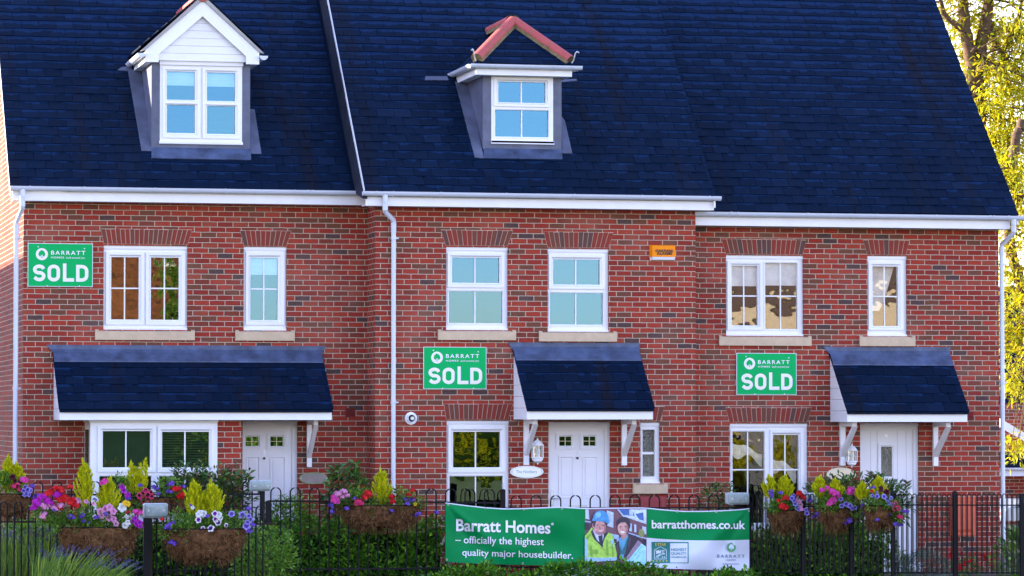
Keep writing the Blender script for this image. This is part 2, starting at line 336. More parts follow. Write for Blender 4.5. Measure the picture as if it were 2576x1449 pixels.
    def build(s, name, mat, parent=None, **kw):
        org = ORG[parent] if parent else Vector((0, 0, 0))
        me = bpy.data.meshes.new(name)
        if parent is None and not kw.get('kind'):            # a one-mesh thing: origin at its base
            a = np.array(s.v); org = Vector(((a[:, 0].min() + a[:, 0].max()) / 2, (a[:, 1].min() + a[:, 1].max()) / 2, a[:, 2].min()))
        me.from_pydata([(p[0] - org.x, p[1] - org.y, p[2] - org.z) for p in s.v], [], s.f)
        for m_ in (mat if isinstance(mat, (list, tuple)) else [mat]): me.materials.append(MATS[m_])
        me.polygons.foreach_set('material_index', s.m); me.polygons.foreach_set('use_smooth', s.sm)
        if any(u is not None for u in s.uv):
            uvl = me.uv_layers.new(name='UVMap'); flat = []
            for f, u in zip(s.f, s.uv):
                for k in range(len(f)): flat += list(u[k]) if u else [0.0, 0.0]
            uvl.data.foreach_set('uv', flat)
        me.update(); return link(name, me, parent, org, **kw)
def link(name, me, parent=None, org=Vector((0, 0, 0)), label=None, cat=None, group=None, kind=None):
    o = bpy.data.objects.new(name, me); COL.objects.link(o)
    if parent: o.parent = parent; ORG[o] = ORG[parent]
    else: o.location = org; ORG[o] = Vector(org)
    if label: o['label'] = label
    if cat: o['category'] = cat
    if group: o['group'] = group
    if kind: o['kind'] = kind
    return o
def thing(name, label, cat, loc, group=None):
    o = bpy.data.objects.new(name, None); COL.objects.link(o); o.location = loc; o.empty_display_size = 0.2
    ORG[o] = Vector(loc); o['label'] = label; o['category'] = cat
    if group: o['group'] = group
    return o
def np_mesh(name, V, T, mats, parent=None, mi=None, **kw):   # triangles/quads from numpy
    org = ORG[parent] if parent else None
    if org is None:
        if kw.get('kind'): org = Vector((0, 0, 0))
        else: org = Vector(((V[:, 0].min() + V[:, 0].max()) / 2, (V[:, 1].min() + V[:, 1].max()) / 2, V[:, 2].min()))
    me = bpy.data.meshes.new(name)
    W = (V - np.array(org)).astype(np.float32); nv = T.shape[1]
    me.vertices.add(len(W)); me.vertices.foreach_set('co', W.ravel())
    me.loops.add(T.size); me.loops.foreach_set('vertex_index', T.ravel().astype(np.int32))
    me.polygons.add(len(T)); me.polygons.foreach_set('loop_start', np.arange(0, T.size, nv, dtype=np.int32))
    for m_ in (mats if isinstance(mats, (list, tuple)) else [mats]): me.materials.append(MATS[m_])
    if mi is not None: me.polygons.foreach_set('material_index', np.asarray(mi, dtype=np.int32))
    me.update(calc_edges=True); me.validate(); return link(name, me, parent, org, **kw)

# ------------------------------------------------------------------ lettering (built-in font -> flat mesh)
def text_geo(body, bold=0.0, shear=0.0, space=1.0):
    c = bpy.data.curves.new('t', 'FONT'); c.body = body; c.offset = bold; c.shear = shear; c.space_character = space; c.resolution_u = 4
    o = bpy.data.objects.new('t', c); COL.objects.link(o)
    dg = bpy.context.evaluated_depsgraph_get(); me = bpy.data.meshes.new_from_object(o.evaluated_get(dg))
    vs = [(p.co.x, p.co.y) for p in me.vertices]; fs = [tuple(f.vertices) for f in me.polygons]
    bpy.data.objects.remove(o); bpy.data.curves.remove(c); bpy.data.meshes.remove(me)
    x0 = min(v[0] for v in vs); x1 = max(v[0] for v in vs); y0 = min(v[1] for v in vs); y1 = max(v[1] for v in vs)
    return [((x - x0) / (x1 - x0), (y - y0) / (y1 - y0)) for x, y in vs], fs   # normalised to the unit box
def text_on(mb, body, R, y, mi=0, **kw):                     # R = X0,X1,Z0,Z1
    vs, fs = text_geo(body, **kw)
    mb.add([(R[0] + a * (R[1] - R[0]), y, R[2] + b * (R[3] - R[2])) for a, b in vs], fs, mi)
def stroke(mb, pts, w, to3, mi=0, closed=False):             # constant-width strip letter, mitred
    n = len(pts); Lp = []; Rp = []
    for i, (x, z) in enumerate(pts):
        p0 = pts[i - 1] if (i > 0 or closed) else None; p1 = pts[(i + 1) % n] if (i < n - 1 or closed) else None
        ds = []
        if p0: d = (x - p0[0], z - p0[1]); l = math.hypot(*d); ds.append((d[0] / l, d[1] / l))
        if p1: d = (p1[0] - x, p1[1] - z); l = math.hypot(*d); ds.append((d[0] / l, d[1] / l))
        tx = sum(d[0] for d in ds); tz = sum(d[1] for d in ds); l = math.hypot(tx, tz); tx /= l; tz /= l
        k = 1.0 / max(0.35, tx * ds[0][0] + tz * ds[0][1]) * w / 2
        Lp.append((x - tz * k, z + tx * k)); Rp.append((x + tz * k, z - tx * k))
    vs = [to3(*p) for p in Lp] + [to3(*p) for p in Rp]
    fs = [(n + i, n + (i + 1) % n, (i + 1) % n, i) for i in range(n if closed else n - 1)]
    mb.add(vs, fs, mi)
def arc(cx, cz, rx, rz, a0, a1, n):
    return [(cx + rx * math.cos(math.radians(a0 + (a1 - a0) * i / n)), cz + rz * math.sin(math.radians(a0 + (a1 - a0) * i / n))) for i in range(n + 1)]
# ================================================================== HOUSES
YL, YM, YR = 0.67, 0.0, 0.40                                  # front wall planes of the three houses
SLW, GAUGE = 0.255, 0.186

def slates(mb, x0, x1, ye, ze, length, tan=1.0, gauge=GAUGE, mi=0, cut=None, lift=0.0):
    """overlapping staggered slates climbing from the eave (ye, ze) towards +Y; cut(s)->(x0,x1) trims hips"""
    L = math.hypot(1, tan); cy, cz = 1 / L, tan / L            # up-slope unit
    ny, nz = -tan / L, 1 / L
    rows = int(math.ceil(length / gauge))
    for r in range(rows):
        s0 = r * gauge; s1 = min(s0 + gauge * 1.25, length)
        if cut:
            a0, b0 = cut(s0); a1, b1 = cut(s1)
        else: a0 = a1 = x0; b0 = b1 = x1
        if b0 - a0 < 0.03: continue
        off = (r % 2) * SLW / 2 + random.uniform(-0.02, 0.02)
        x = min(a0, a1) - off - SLW
        while x < max(b0, b1):
            w = SLW - random.uniform(0.003, 0.008); dz = random.uniform(-0.006, 0.006) if r else 0
            tw = random.uniform(-0.004, 0.004); lf = random.uniform(0.0, 0.004)
            q = []
            for (px, s, up) in ((x, s0 + dz - tw, 0.013 + lf), (x + w, s0 + dz + tw, 0.013 + lf), (x + w, s1, 0.0), (x, s1, 0.0)):
                lo, hi = (a0, b0) if s < (s0 + s1) / 2 else (a1, b1)
                px = min(max(px, lo), hi); q.append((px, s, up + lift))
            if q[1][0] - q[0][0] > 0.008 or q[2][0] - q[3][0] > 0.008:
                P = lambda p, d=0: (p[0], ye + cy * p[1] + ny * (p[2] + d), ze + cz * p[1] + nz * (p[2] + d))
                vs = [P(p) for p in q] + [P(p, -0.007) for p in q]
                u1 = (s1 - s0) / gauge
                U = [(0, 0), (1, 0), (1, u1), (0, u1)]
                mb.add(vs, [(0, 1, 2, 3), (0, 4, 5, 1), (1, 5, 6, 2), (3, 7, 4, 0)], mi, False,
                       [U, [(0, 0)] * 4, [(0, 0)] * 4, [(0, 0)] * 4])
            x += SLW
    return mb
def slope_slab(mb, x0, x1, ye, ze, length, tan=1.0, th=0.03, mi=0):
    L = math.hypot(1, tan); cy, cz = 1 / L, tan / L
    y1, z1 = ye + cy * length, ze + cz * length
    return mb.prism_yz([(ye, ze - th), (y1, z1 - th), (y1, z1), (ye, ze)], x0, x1, mi)

def arch(house, k, xt0, xt1, xb0, xb1, yt, yb, Y, n):
    ut0, vt = zp(k, xt0, yt); ut1, _ = zp(k, xt1, yt); ub0, vb = zp(k, xb0, yb); ub1, _ = zp(k, xb1, yb)
    vm = (vt + vb) / 2; um = (ut0 + ut1) / 2
    zt = at(um, vt, Y).z; zb = at(um, vb, Y).z
    T0, T1, B0, B1 = (at(u, vm, Y).x for u in (ut0, ut1, ub0, ub1))
    mb = MB()
    mb.prism_xz([(B0, zb), (B1, zb), (T1, zt), (T0, zt)], Y - 0.003, Y + 0.02, 1)
    for i in range(n):
        f0, f1 = i / n, (i + 1) / n; g = 0.005
        a0 = B0 + (B1 - B0) * f0 + g; a1 = B0 + (B1 - B0) * f1 - g; b0 = T0 + (T1 - T0) * f0 + g; b1 = T0 + (T1 - T0) * f1 - g
        j = random.uniform(-0.004, 0.004)
        mb.prism_xz([(a0, zb + 0.004), (a1, zb + 0.004), (b1, zt - 0.006 + j), (b0, zt - 0.006 + j)], Y - 0.007 - random.uniform(0, 0.002), Y + 0.01, 0)
    mb.build('brick_arch', ['arch_brick', 'mortar'], house)

def window(house, k, frame, lights, Y, glass, head=True, sill=None, nib=True, recess=0.045, name='window', bar_w=0.019, parent_is_part=None):
    """frame/lights in zoom pixels of view k; a light = (glass rect, sash rect or None, vertical bars, horizontal bars)"""
    Yf = Y + recess
    Fr = rect(zr(k, *frame), Yf)
    holes = [rect(zr(k, *l[0]), Yf) for l in lights]
    mb = MB(); mb.plate(Fr, holes, Yf, Yf + 0.06)
    if head:
        hh = 0.045; mb.box(Fr[0] - 0.0, Fr[1] + 0.0, Yf - 0.022, Yf + 0.0, Fr[3] - hh, Fr[3] - 0.002)
        mb.box(Fr[0] + 0.001, Fr[1] - 0.001, Yf - 0.010, Yf, Fr[3] - hh - 0.012, Fr[3] - hh)
    if nib: mb.box(Fr[0] - 0.004, Fr[1] + 0.006, Yf - 0.035, Yf, Fr[2], Fr[2] + 0.028)
    par = parent_is_part
    if par is None: W = mb.build(name, 'upvc', house)
    else: W = par; mb.build('window_frame', 'upvc', W)
    for (g, sash, vb, hb), G in zip(lights, holes):
        sm = MB()
        if sash: sm.ring(rect(zr(k, *sash), Yf), G, Yf - 0.026, Yf + 0.012, Yf + 0.001)
        else:
            e = 0.022; sm.ring((G[0] - e, G[1] + e, G[2] - e, G[3] + e), G, Yf - 0.008, Yf + 0.012, Yf + 0.001)
        sm.build('sash' if sash else 'glazing_bead', 'upvc', W)
        if vb or hb:
            bm = MB(); yb0, yb1 = Yf + 0.020, Yf + 0.028
            zs = [at(*zp(k, (g[0] + g[2]) / 2, y), Yf).z for y in hb]; xs = [at(*zp(k, x, (g[1] + g[3]) / 2), Yf).x for x in vb]
            for x in xs: bm.box(x - bar_w / 2, x + bar_w / 2, yb0, yb1, G[2], G[3])
            for z in zs: bm.box(G[0], G[1], yb0 - 0.002, yb1 - 0.003, z - bar_w / 2, z + bar_w / 2)
            bm.build('glazing_bar', 'upvc', W)
        pm = MB(); t = random.uniform(-0.0012, 0.0012); t2 = random.uniform(-0.0008, 0.0008)
        nx = 3
        vs = [(G[0] + (G[1] - G[0]) * i / nx, Yf + 0.034 + t * (i - 1.5) + t2 * (j - 1.5), G[2] + (G[3] - G[2]) * j / nx) for j in range(nx + 1) for i in range(nx + 1)]
        fs = [(j * (nx + 1) + i, j * (nx + 1) + i + 1, (j + 1) * (nx + 1) + i + 1, (j + 1) * (nx + 1) + i) for j in range(nx) for i in range(nx)]
        pm.add(vs, fs, 0, True); pm.build('pane', glass, W)
    if sill:
        Sr = rect(zr(k, *sill), Y - 0.045); sb = MB()
        h = Sr[3] - Sr[2]
        sb.prism_yz([(Y - 0.045, Sr[2]), (Y + 0.03, Sr[2]), (Y + 0.03, Sr[3] + 0.005), (Y - 0.045, Sr[3] - 0.02)], Sr[0], Sr[1])
        for xx in (Sr[0], Sr[1] - 0.05): sb.prism_yz([(Y - 0.047, Sr[3] - 0.021), (Y - 0.003, Sr[3] - 0.012), (Y - 0.003, Sr[3] + 0.012), (Y - 0.047, Sr[3] - 0.004)], xx, xx + 0.05)
        sb.build('sill', 'sandstone', W)
    return W, Fr, holes
def blind(W, G, Yf, z0f, z1f, mat, slats=0, name='blind'):
    """hangs behind the glass, from z1f down to z0f (fractions of the light's height)"""
    h = G[3] - G[2]; mb = MB(); y = Yf + 0.06
    if slats:
        for i in range(slats):
            z = G[2] + h * (z0f + (z1f - z0f) * (i + 0.5) / slats)
            mb.add([(G[0] - 0.03, y - 0.010, z - 0.009), (G[1] + 0.03, y - 0.010, z - 0.009), (G[1] + 0.03, y + 0.010, z + 0.009), (G[0] - 0.03, y + 0.010, z + 0.009)], [(0, 1, 2, 3)])
    else:
        n = 10; vs = []; fs = []
        for j in range(n + 1):
            zz = G[2] + h * (z0f + (z1f - z0f) * j / n)
            for i in range(2): vs.append(((G[0] - 0.03, G[1] + 0.03)[i], y + 0.006 * math.sin(j * 2.2), zz))
        for j in range(n): fs.append((2 * j, 2 * j + 1, 2 * j + 3, 2 * j + 2))
        mb.add(vs, fs, 0, True)
    mb.build(name, mat, W)

def door(house, k, frame, leaf, Y, panels, lights, planks=None, numeral=None, num_at=None, knob=None, handle=None, letter=None, v_bottom=1420):
    """front door: frame, leaf with moulded panels and small lights"""
    Yd = Y + 0.06
    u0, v0 = zp(k, frame[0], frame[1]); u1, _ = zp(k, frame[2], frame[1])
    Fx0, Fx1, _, Fz1 = rect((u0, v0, u1, v_bottom), Yd)
    l0 = zp(k, leaf[0], leaf[1]); l1 = zp(k, leaf[2], leaf[1]); Lx0, Lx1, _, Lz1 = rect((l0[0], l0[1], l1[0], v_bottom), Yd)
    z0 = 0.15
    G = [rect(zr(k, *g[:4]), Yd) for g in lights]
    mb = MB(); mb.plate((Lx0, Lx1, z0, Lz1), G, Yd + 0.012, Yd + 0.055)
    D = mb.build('door', 'door_white', house)
    fm = MB(); fm.plate((Fx0, Fx1, z0, Fz1), [(Lx0 + 0.002, Lx1 - 0.002, z0 - 1, Lz1 - 0.002)], Yd - 0.012, Yd + 0.08); fm.box(Fx0, Fx1, Yd - 0.03, Yd - 0.012, Fz1 - 0.05, Fz1 - 0.002)
    fm.box(Fx0 - 0.02, Fx1 + 0.02, Yd - 0.14, Yd + 0.10, 0.02, z0 - 0.003)
    fm.build('door_frame', 'door_white', D)
    for P in panels:
        R = rect(zr(k, *P), Yd + 0.012); e = 0.022
        pm = MB(); I = (R[0] + e, R[1] - e, R[2] + e, R[3] - e)
        pm.ring(R, I, Yd + 0.003, Yd + 0.0118, Yd + 0.0119); I2 = (I[0] + e, I[1] - e, I[2] + e, I[3] - e)
        pm.box(I2[0], I2[1], Yd + 0.004, Yd + 0.0119, I2[2], I2[3]); pm.build('door_panel', 'door_white', D)
    for g, R in zip(lights, G):
        e = 0.05; pm = MB(); pm.ring((R[0] - e, R[1] + e, R[2] - e, R[3] + e), R, Yd - 0.002, Yd + 0.014, Yd + 0.0118)
        f_ = pm.build('door_light', 'door_white', D)
        pm = MB(); pm.box(R[0], R[1], Yd + 0.022, Yd + 0.026, R[2], R[3]); pm.build('door_glass', g[4], D)
        pm = MB()
        if len(g) > 5:
            xm = (R[0] + R[1]) / 2; zm = (R[2] + R[3]) / 2
            pm.box(xm - 0.006, xm + 0.006, Yd + 0.016, Yd + 0.020, R[2], R[3]); pm.box(R[0], R[1], Yd + 0.015, Yd + 0.019, zm - 0.004, zm + 0.004); pm.build('leading', 'plaque_cream', D)
    if planks:
        pm = MB()
        for x in planks:
            X = at(*zp(k, x, 700), Yd).x
            pm.box(X - 0.004, X + 0.004, Yd + 0.0095, Yd + 0.0119, z0 + 0.05, Lz1 - 0.03)
        pm.build('plank_joint', 'paint_dull', D)
    if numeral:
        R = rect(zr(k, *num_at), Yd); pm = MB(); text_on(pm, numeral, R, Yd + 0.006, bold=0.02); pm.build('door_number', 'steel', D)
    if knob:
        c = at(*zp(k, *knob), Yd); pm = MB(); pm.disc_xz((c.x, c.z), 0.018, 0.018, Yd - 0.004, Yd + 0.011, 14); pm.build('spyhole', 'ink', D)
    if handle:
        c = at(*zp(k, *handle), Yd); pm = MB()
        pm.box(c.x - 0.022, c.x + 0.022, Yd - 0.002, Yd + 0.011, c.z - 0.13, c.z + 0.10); pm.tube([(c.x, Yd - 0.002, c.z - 0.02), (c.x, Yd - 0.05, c.z - 0.02), (c.x - 0.11 * (1 if handle[0] > (frame[0] + frame[2]) / 2 else -1), Yd - 0.05, c.z - 0.02)], 0.010)
        pm.build('handle', 'steel', D)
    if letter:
        R = rect(zr(k, *letter), Yd); pm = MB(); pm.box(R[0], R[1], Yd - 0.0, Yd + 0.011, R[2], R[3]); pm.build('letterbox', 'steel', D)
    return (Fx0, Fx1, z0 - 0.1, Fz1)

def canopy(house, k1, flash, k2, fascia, slate_x_top, Y, depth, ktop_y_slate):
    """lean-to porch roof: flash=(x0,x1,y_top,y_low) in k1, fascia=(x0,y0,x1,y1) in k2"""
    Yf = Y - depth
    X0, X1, Zb, Zt = rect(zr(k2, *fascia), Yf)
    u, v = zp(k1, (flash[0] + flash[1]) / 2, flash[2]); ztop = at(u, v, Y - 0.02).z
    u, v = zp(k1, (flash[0] + flash[1]) / 2, flash[3]);
    ze = Zt + 0.012
    run = depth + 0.04; tan = (ztop - 0.10 - ze) / run; L = math.hypot(run, run * tan)
    ye = Yf - 0.04
    mb = MB(); slope_slab(mb, X0 - 0.01, X1 + 0.01, ye, ze - 0.004, L, tan, 0.03, 0); slates(mb, X0 - 0.02, X1 + 0.02, ye, ze, L, tan, mi=0)
    C = mb.build('porch_roof', 'slate', house)
    f = MB(); f.box(X0, X1, Yf, Yf + 0.025, Zb, Zt); f.box(X0 + 0.02, X1 - 0.02, Yf + 0.026, Y - 0.002, Zb + 0.006, Zb + 0.02); f.build('fascia', 'paint_white', C)
    for xa in (X0, X1 - 0.02):                               # boarded cheeks with shadow gaps
        c = MB(); nb = 6
        for i in range(nb):
            za = Zb + (ztop - 0.12 - Zb) * i / nb; zb_ = Zb + (ztop - 0.12 - Zb) * (i + 1) / nb - 0.004
            yof = lambda z: min(Y - 0.003, max(Yf + 0.027, ye + (z - ze + 0.03) / tan + 0.02))
            if yof(za) < Y - 0.01: c.prism_yz([(yof(za), za), (Y - 0.003, za), (Y - 0.003, zb_), (yof(zb_), zb_)], xa + 0.001, xa + 0.019)
        c.build('cheek', 'paint_white', C)
    # lead flashing dressed over the top course and up the wall
    fx0 = at(*zp(k1, flash[0], flash[2]), Y).x; fx1 = at(*zp(k1, flash[1], flash[2]), Y).x
    l = MB(); seg = 14; zs_low = at(u, v, Y - 0.1).z
    yy = [Y - 0.006, Y - 0.010, Y - 0.05]; sl = lambda y: ze + (y - ye) * tan
    ylow = min(Y - 0.12, Y - (ztop - zs_low) / (1 + 0.0) * 0.85)
    prof = [(Y - 0.006, ztop), (Y - 0.012, ztop - 0.06), (Y - 0.05, sl(Y - 0.05) + 0.035), (ylow, sl(ylow) + 0.030), (ylow - 0.004, sl(ylow) + 0.015)]
    for i in range(seg):
        a = fx0 + (fx1 - fx0) * i / seg; b_ = fx0 + (fx1 - fx0) * (i + 1) / seg
        ins = lambda x, j: x + (X0 - 0.012 - fx0) * (1 - (x - fx0) / (fx1 - fx0)) * min(1, j / 2) + (X1 + 0.012 - fx1) * ((x - fx0) / (fx1 - fx0)) * min(1, j / 2)
        w0 = random.uniform(-0.004, 0.004) if i else 0
        vs = [(ins(a, j), p[0], p[1]) for j, p in enumerate(prof)] + [(ins(b_, j), p[0], p[1]) for j, p in enumerate(prof)]
        n = len(prof); l.add(vs, [(j + 1, n + j + 1, n + j, j) for j in range(n - 1)], 0)
    l.build('flashing', 'lead_pale', C)
    return C, (X0, X1, Zb, Zt, Yf)
def bracket(house, k, x0, x1, ytop, ybot, Y, xs_shift):
    """timber gallows bracket: wall post, top rail towards the street and a diagonal strut"""
    R = rect(zr(k, x0, ytop, x1, ybot), Y - 0.05); X0, X1, Zb, Zt = R
    mb = MB(); mb.box(X0, X1, Y - 0.055, Y - 0.002, Zb, Zt + 0.02)
    Lr = 0.60
    mb.box(X0 + 0.004, X1 - 0.004, Y - Lr, Y - 0.056, Zt - 0.05, Zt + 0.02)
    w = 0.004
    za = Zb + 0.13
    mb.prism_yz([(Y - 0.056, za), (Y - 0.056, za + 0.10), (Y - Lr + 0.04, Zt - 0.051), (Y - Lr - 0.05, Zt - 0.051)], X0 + 0.006, X1 - 0.006)
    B = mb.build('bracket', 'paint_white', house)

def gutter_run(house, kA, pA, kB, pB, Y, fas, kf, joints, r=0.055, ends=True, flip=None):
    """half round gutter from zoom point pA to pB (its middle line), brackets at zoom x positions; fas = fascia rect"""
    a = at(*zp(kA, *pA), Y - 0.08); b = at(*zp(kB, *pB), Y - 0.08); z = (a.z + b.z) / 2
    x0, x1 = a.x, b.x; yc = Y - 0.075
    def prof(rr): return [(yc + rr * math.cos(t), z + rr * 0.55 + rr * math.sin(t) * 1.15) for t in [math.pi + math.pi * i / 8 for i in range(9)]]
    mb = MB()
    P = prof(r); Q = prof(r - 0.006)[::-1]
    mb.prism_yz(P + Q, x0, x1)
    for xx in (x0, x1):
        if ends: mb.prism_yz(P, xx - 0.006 if xx == x0 else xx - 0.0, xx if xx == x0 else xx + 0.006)
    Gt = mb.build('gutter', 'gutter_white', house)
    for k, x, w in joints:
        X = at(*zp(k, x, pA[1]), Y - 0.08).x; m2 = MB(); P2 = prof(r + 0.007); m2.prism_yz(P2 + P[::-1], X - w / 2, X + w / 2); m2.build('gutter_clip', 'gutter_white', Gt)
    f = MB(); R = fas; f.box(R[0], R[1], Y, Y + 0.022, R[2], R[3])
    f.box(R[0], R[1], Y + 0.023, Y + 0.30, R[2] + 0.004, R[2] + 0.018)
    f.build('fascia', 'paint_white', house)
    return z
def downpipe(house, k, pts, Y0, Y1, zbot, clips, r=0.034):
    """swan-neck from the gutter then straight down the wall; pts = zoom (outlet), (neck top), (neck bottom)"""
    A = at(*zp(k, *pts[0]), Y0); B = at(*zp(k, *pts[1]), Y0); C_ = at(*zp(k, *pts[2]), Y1)
    path = [A, (A.x, Y0, B.z + 0.02), (B.x, (Y0 * 0.97 + Y1 * 0.03), B.z - 0.02), (C_.x, Y1, C_.z + 0.03), (C_.x, Y1, C_.z - 0.03), (C_.x, Y1, zbot)]
    mb = MB(); mb.tube(path, r, 12)
    for (z0, z1, xx, yy) in ((A.z - 0.10, A.z + 0.02, A.x, Y0), (B.z - 0.0, B.z + 0.08, A.x, Y0), (C_.z - 0.14, C_.z - 0.01, C_.x, Y1)): mb.tube([(xx, yy, z0), (xx, yy, z1)], r + 0.006, 12)
    D = mb.build('downpipe', 'gutter_white', house)
    for kk, y in clips:
        z = at(*zp(kk, 800, y), Y1).z; m2 = MB(); m2.tube([(C_.x, Y1, z - 0.018), (C_.x, Y1, z + 0.018)], r + 0.008, 12); m2.box(C_.x - 0.01, C_.x + 0.075, Y1 + 0.0, Y1 + 0.06, z - 0.010, z + 0.010); m2.build('pipe_clip', 'gutter_white', D)
    return C_

# ---- eave and verge lines
eL = at(470, 471.5, YL - 0.36); eM = at(1360, 488.5, YM - 0.36); eR = at(2150, 533, YR - 0.36)
ZEL, ZEM, ZER = eL.z, eM.z, eR.z
xL0 = at(25, 468, YL - 0.36).x; xM0 = at(916, 480, YM - 0.36).x; xM1 = at(1800, 491, YM - 0.36).x; xR1 = at(2562, 531, YR - 0.36).x
RUN = 4.6                                                     # eave to ridge, horizontally
SLOPE = RUN * math.sqrt(2)

HL = thing('brick_house', 'red brick house with gabled white-boarded dormer, wide porch roof and bay window', 'house', (0.5 * (xL0 + xM0), YL + 4, 0), 'terraced brick houses')
HM = thing('brick_house', 'red brick house projecting forward with red-hipped dormer and orange alarm box', 'house', (0.5 * (xM0 + xM1), 4, 0), 'terraced brick houses')
HR = thing('brick_house', 'red brick house without dormer, planked white door and cream blinds upstairs', 'house', (0.5 * (xM1 + xR1), YR + 4, 0), 'terraced brick houses')

wL0 = at(58, 900, YL).x; wM0 = at(944, 900, YM).x; wM1 = at(1750, 800, YM).x; wR1 = at(2513, 850, YR).x

# ---- main roofs
def main_roof(house, x0, x1, ye, ze, sx0, sx1):
    mb = MB(); slope_slab(mb, x0, x1, ye, ze - 0.004, SLOPE, 1.0, 0.06)
    slates(mb, sx0, sx1, ye - 0.03, ze - 0.02, SLOPE, 1.0)
    yr, zr_ = ye + RUN, ze + RUN                              # far slope
    mb.prism_yz([(yr, zr_ - 0.06), (yr + RUN, ze - 0.06), (yr + RUN, ze), (yr, zr_)], x0, x1)
    R_ = mb.build('roof', 'slate', house)
    rg = MB(); rg.tube([(x0, yr, zr_ + 0.01), (x1, yr, zr_ + 0.01)], 0.12, 10); rg.build('ridge_tile', 'red_tile', R_)
    return R_
RL = main_roof(HL, xL0, xM0 - 0.012, YL - 0.36, ZEL, xL0, xM0 - 0.06)
RM = main_roof(HM, xM0, xM1, YM - 0.36, ZEM, xM0 + 0.012, xM1)
RR = main_roof(HR, xM1 + 0.004 - 0.30, xR1, YR - 0.36, ZER, xM1 - 0.30, xR1)
# upstand between the left and middle roofs: lead-faced cheek with a pale mortar edge
d = SLOPE / math.sqrt(2)
mb = MB(); ya = YM - 0.34; zlow = lambda y: ZEL + (y - YL + 0.36) - 0.05
mb.prism_yz([(ya, ZEM - 0.10), (YL - 0.36, ZEL - 0.05), (ya + d, zlow(ya + d)), (ya + d, ZEM + 0.02 + d - 0.062), (ya, ZEM + 0.02 - 0.062)], xM0 - 0.010, xM0 + 0.05)
mb.build('roof_upstand', 'lead_dark', HM)
mb = MB(); P = lambda s, x, h: (x, YM - 0.385 + s * .70711 - h * .70711, ZEM + s * .70711 + h * .70711)
for i in range(12):
    s0 = i * 0.53; s1 = s0 + 0.531; j = random.uniform(-0.003, 0.003)
    mb.add([P(s0, xM0 - 0.010 + j, 0.022), P(s0, xM0 + 0.006, 0.022), P(s1, xM0 + 0.006, 0.022), P(s1, xM0 - 0.010 + j, 0.022), P(s0, xM0 - 0.010 + j, -0.02), P(s1, xM0 - 0.010 + j, -0.02), P(s0, xM0 + 0.010, -0.02)],
           [(0, 1, 2, 3), (4, 0, 3, 5), (4, 6, 1, 0)])
mb.build('verge', 'paint_dull', HM)
for (H, x, s) in ((HL, xL0, -1), (HM, xM1, 1), (HR, xR1, 1)):  # mortared verges and boards under them
    ye, ze = {HL: (YL - 0.36, ZEL), HM: (YM - 0.36, ZEM), HR: (YR - 0.36, ZER)}[H]
    mb = MB(); mb.prism_yz([(ye, ze - 0.16), (ye + RUN, ze + RUN - 0.16), (ye + RUN, ze + RUN - 0.064), (ye, ze - 0.064)], min(x, x - s * 0.025), max(x, x - s * 0.025))
    mb.build('bargeboard', 'paint_white', H)

# ---- walls
def rectD(u0, v0, u1, v1, Y): return rect((u0, v0, u1, v1), Y)
def hole(k, fr, Y): return rect(zr(k, *fr), Y + 0.045)
W1, W2 = (710, 425, 1287, 1003), (1673, 433, 1968, 1008)
W3, W4 = (680, 435, 1105, 1005), (1378, 447, 1798, 1017)
W7, W8 = (513, 492, 1045, 1045), (1485, 495, 1757, 1047)
W5, W6 = (683, 380, 1112, 1180), (2015, 393, 2150, 812)
W9 = (540, 400, 1075, 1130)
def door_hole(k, x0, y0, x1, Y):
    u0, v0 = zp(k, x0, y0); u1, _ = zp(k, x1, y0); R = rect((u0, v0, u1, 1420), Y + 0.06); return (R[0], R[1], 0.0, R[3])
hL = [hole(4, W1, YL), hole(4, W2, YL), door_hole(7, 1663, 382, 2042, YL)]
hM = [hole(5, W3, YM), hole(5, W4, YM), hole(8, W5, YM), hole(8, W6, YM), door_hole(8, 1382, 390, 1808, YM)]
hR = [hole(6, W7, YR), hole(6, W8, YR), hole(9, W9, YR), door_hole(9, 1433, 397, 1838, YR)]
topL = ZEL + 0.25; topM = ZEM + 0.25; topR = ZER + 0.22
# the bay takes a hole of its own in the left wall
bY = YL - 0.78
BAY = (620, 393, 1495, 1100)
bR = rect(zr(7, *BAY), bY)
hL.append((bR[0] + 0.10, bR[1] - 0.10, 0.0, bR[3] - 0.02))
MB().plate((wL0, wM0 + 0.02, -0.3, topL), hL, YL, YL + 0.28).build('front_wall', 'brick', HL)
MB().plate((wM0, wM1, -0.3, topM), hM, YM, YM + 0.28).build('front_wall', 'brick', HM)
MB().plate((wM1 - 0.02, wR1, -0.3, topR), hR, YR, YR + 0.28).build('front_wall', 'brick', HR)
def gable(house, x, s, Y, ze, name='gable_wall'):
    ye = Y - 0.36; yb = ye + 2 * RUN - 0.36
    mb = MB(); z = lambda y: ze - 0.08 + (y - ye)
    yr = ye + RUN
    mb.prism_yz([(Y + 0.281, -0.3), (yb, -0.3), (yb, z(yr) - (yb - yr)), (yr, z(yr)), (Y + 0.281, z(Y + 0.281)), (Y + 0.281, -0.3)][:5], min(x, x - s * 0.28), max(x, x - s * 0.28))
    mb.build(name, 'brick', house)
gable(HL, wL0, -1, YL, ZEL); gable(HR, wR1, 1, YR, ZER)
gable(HM, wM1 - 0.03, 1, YM, ZEM, 'party_wall')
MB().box(wM0 + 0.001, wM0 + 0.28, YM + 0.281, YL + 0.5, -0.3, topM).build('return_wall', 'brick', HM)
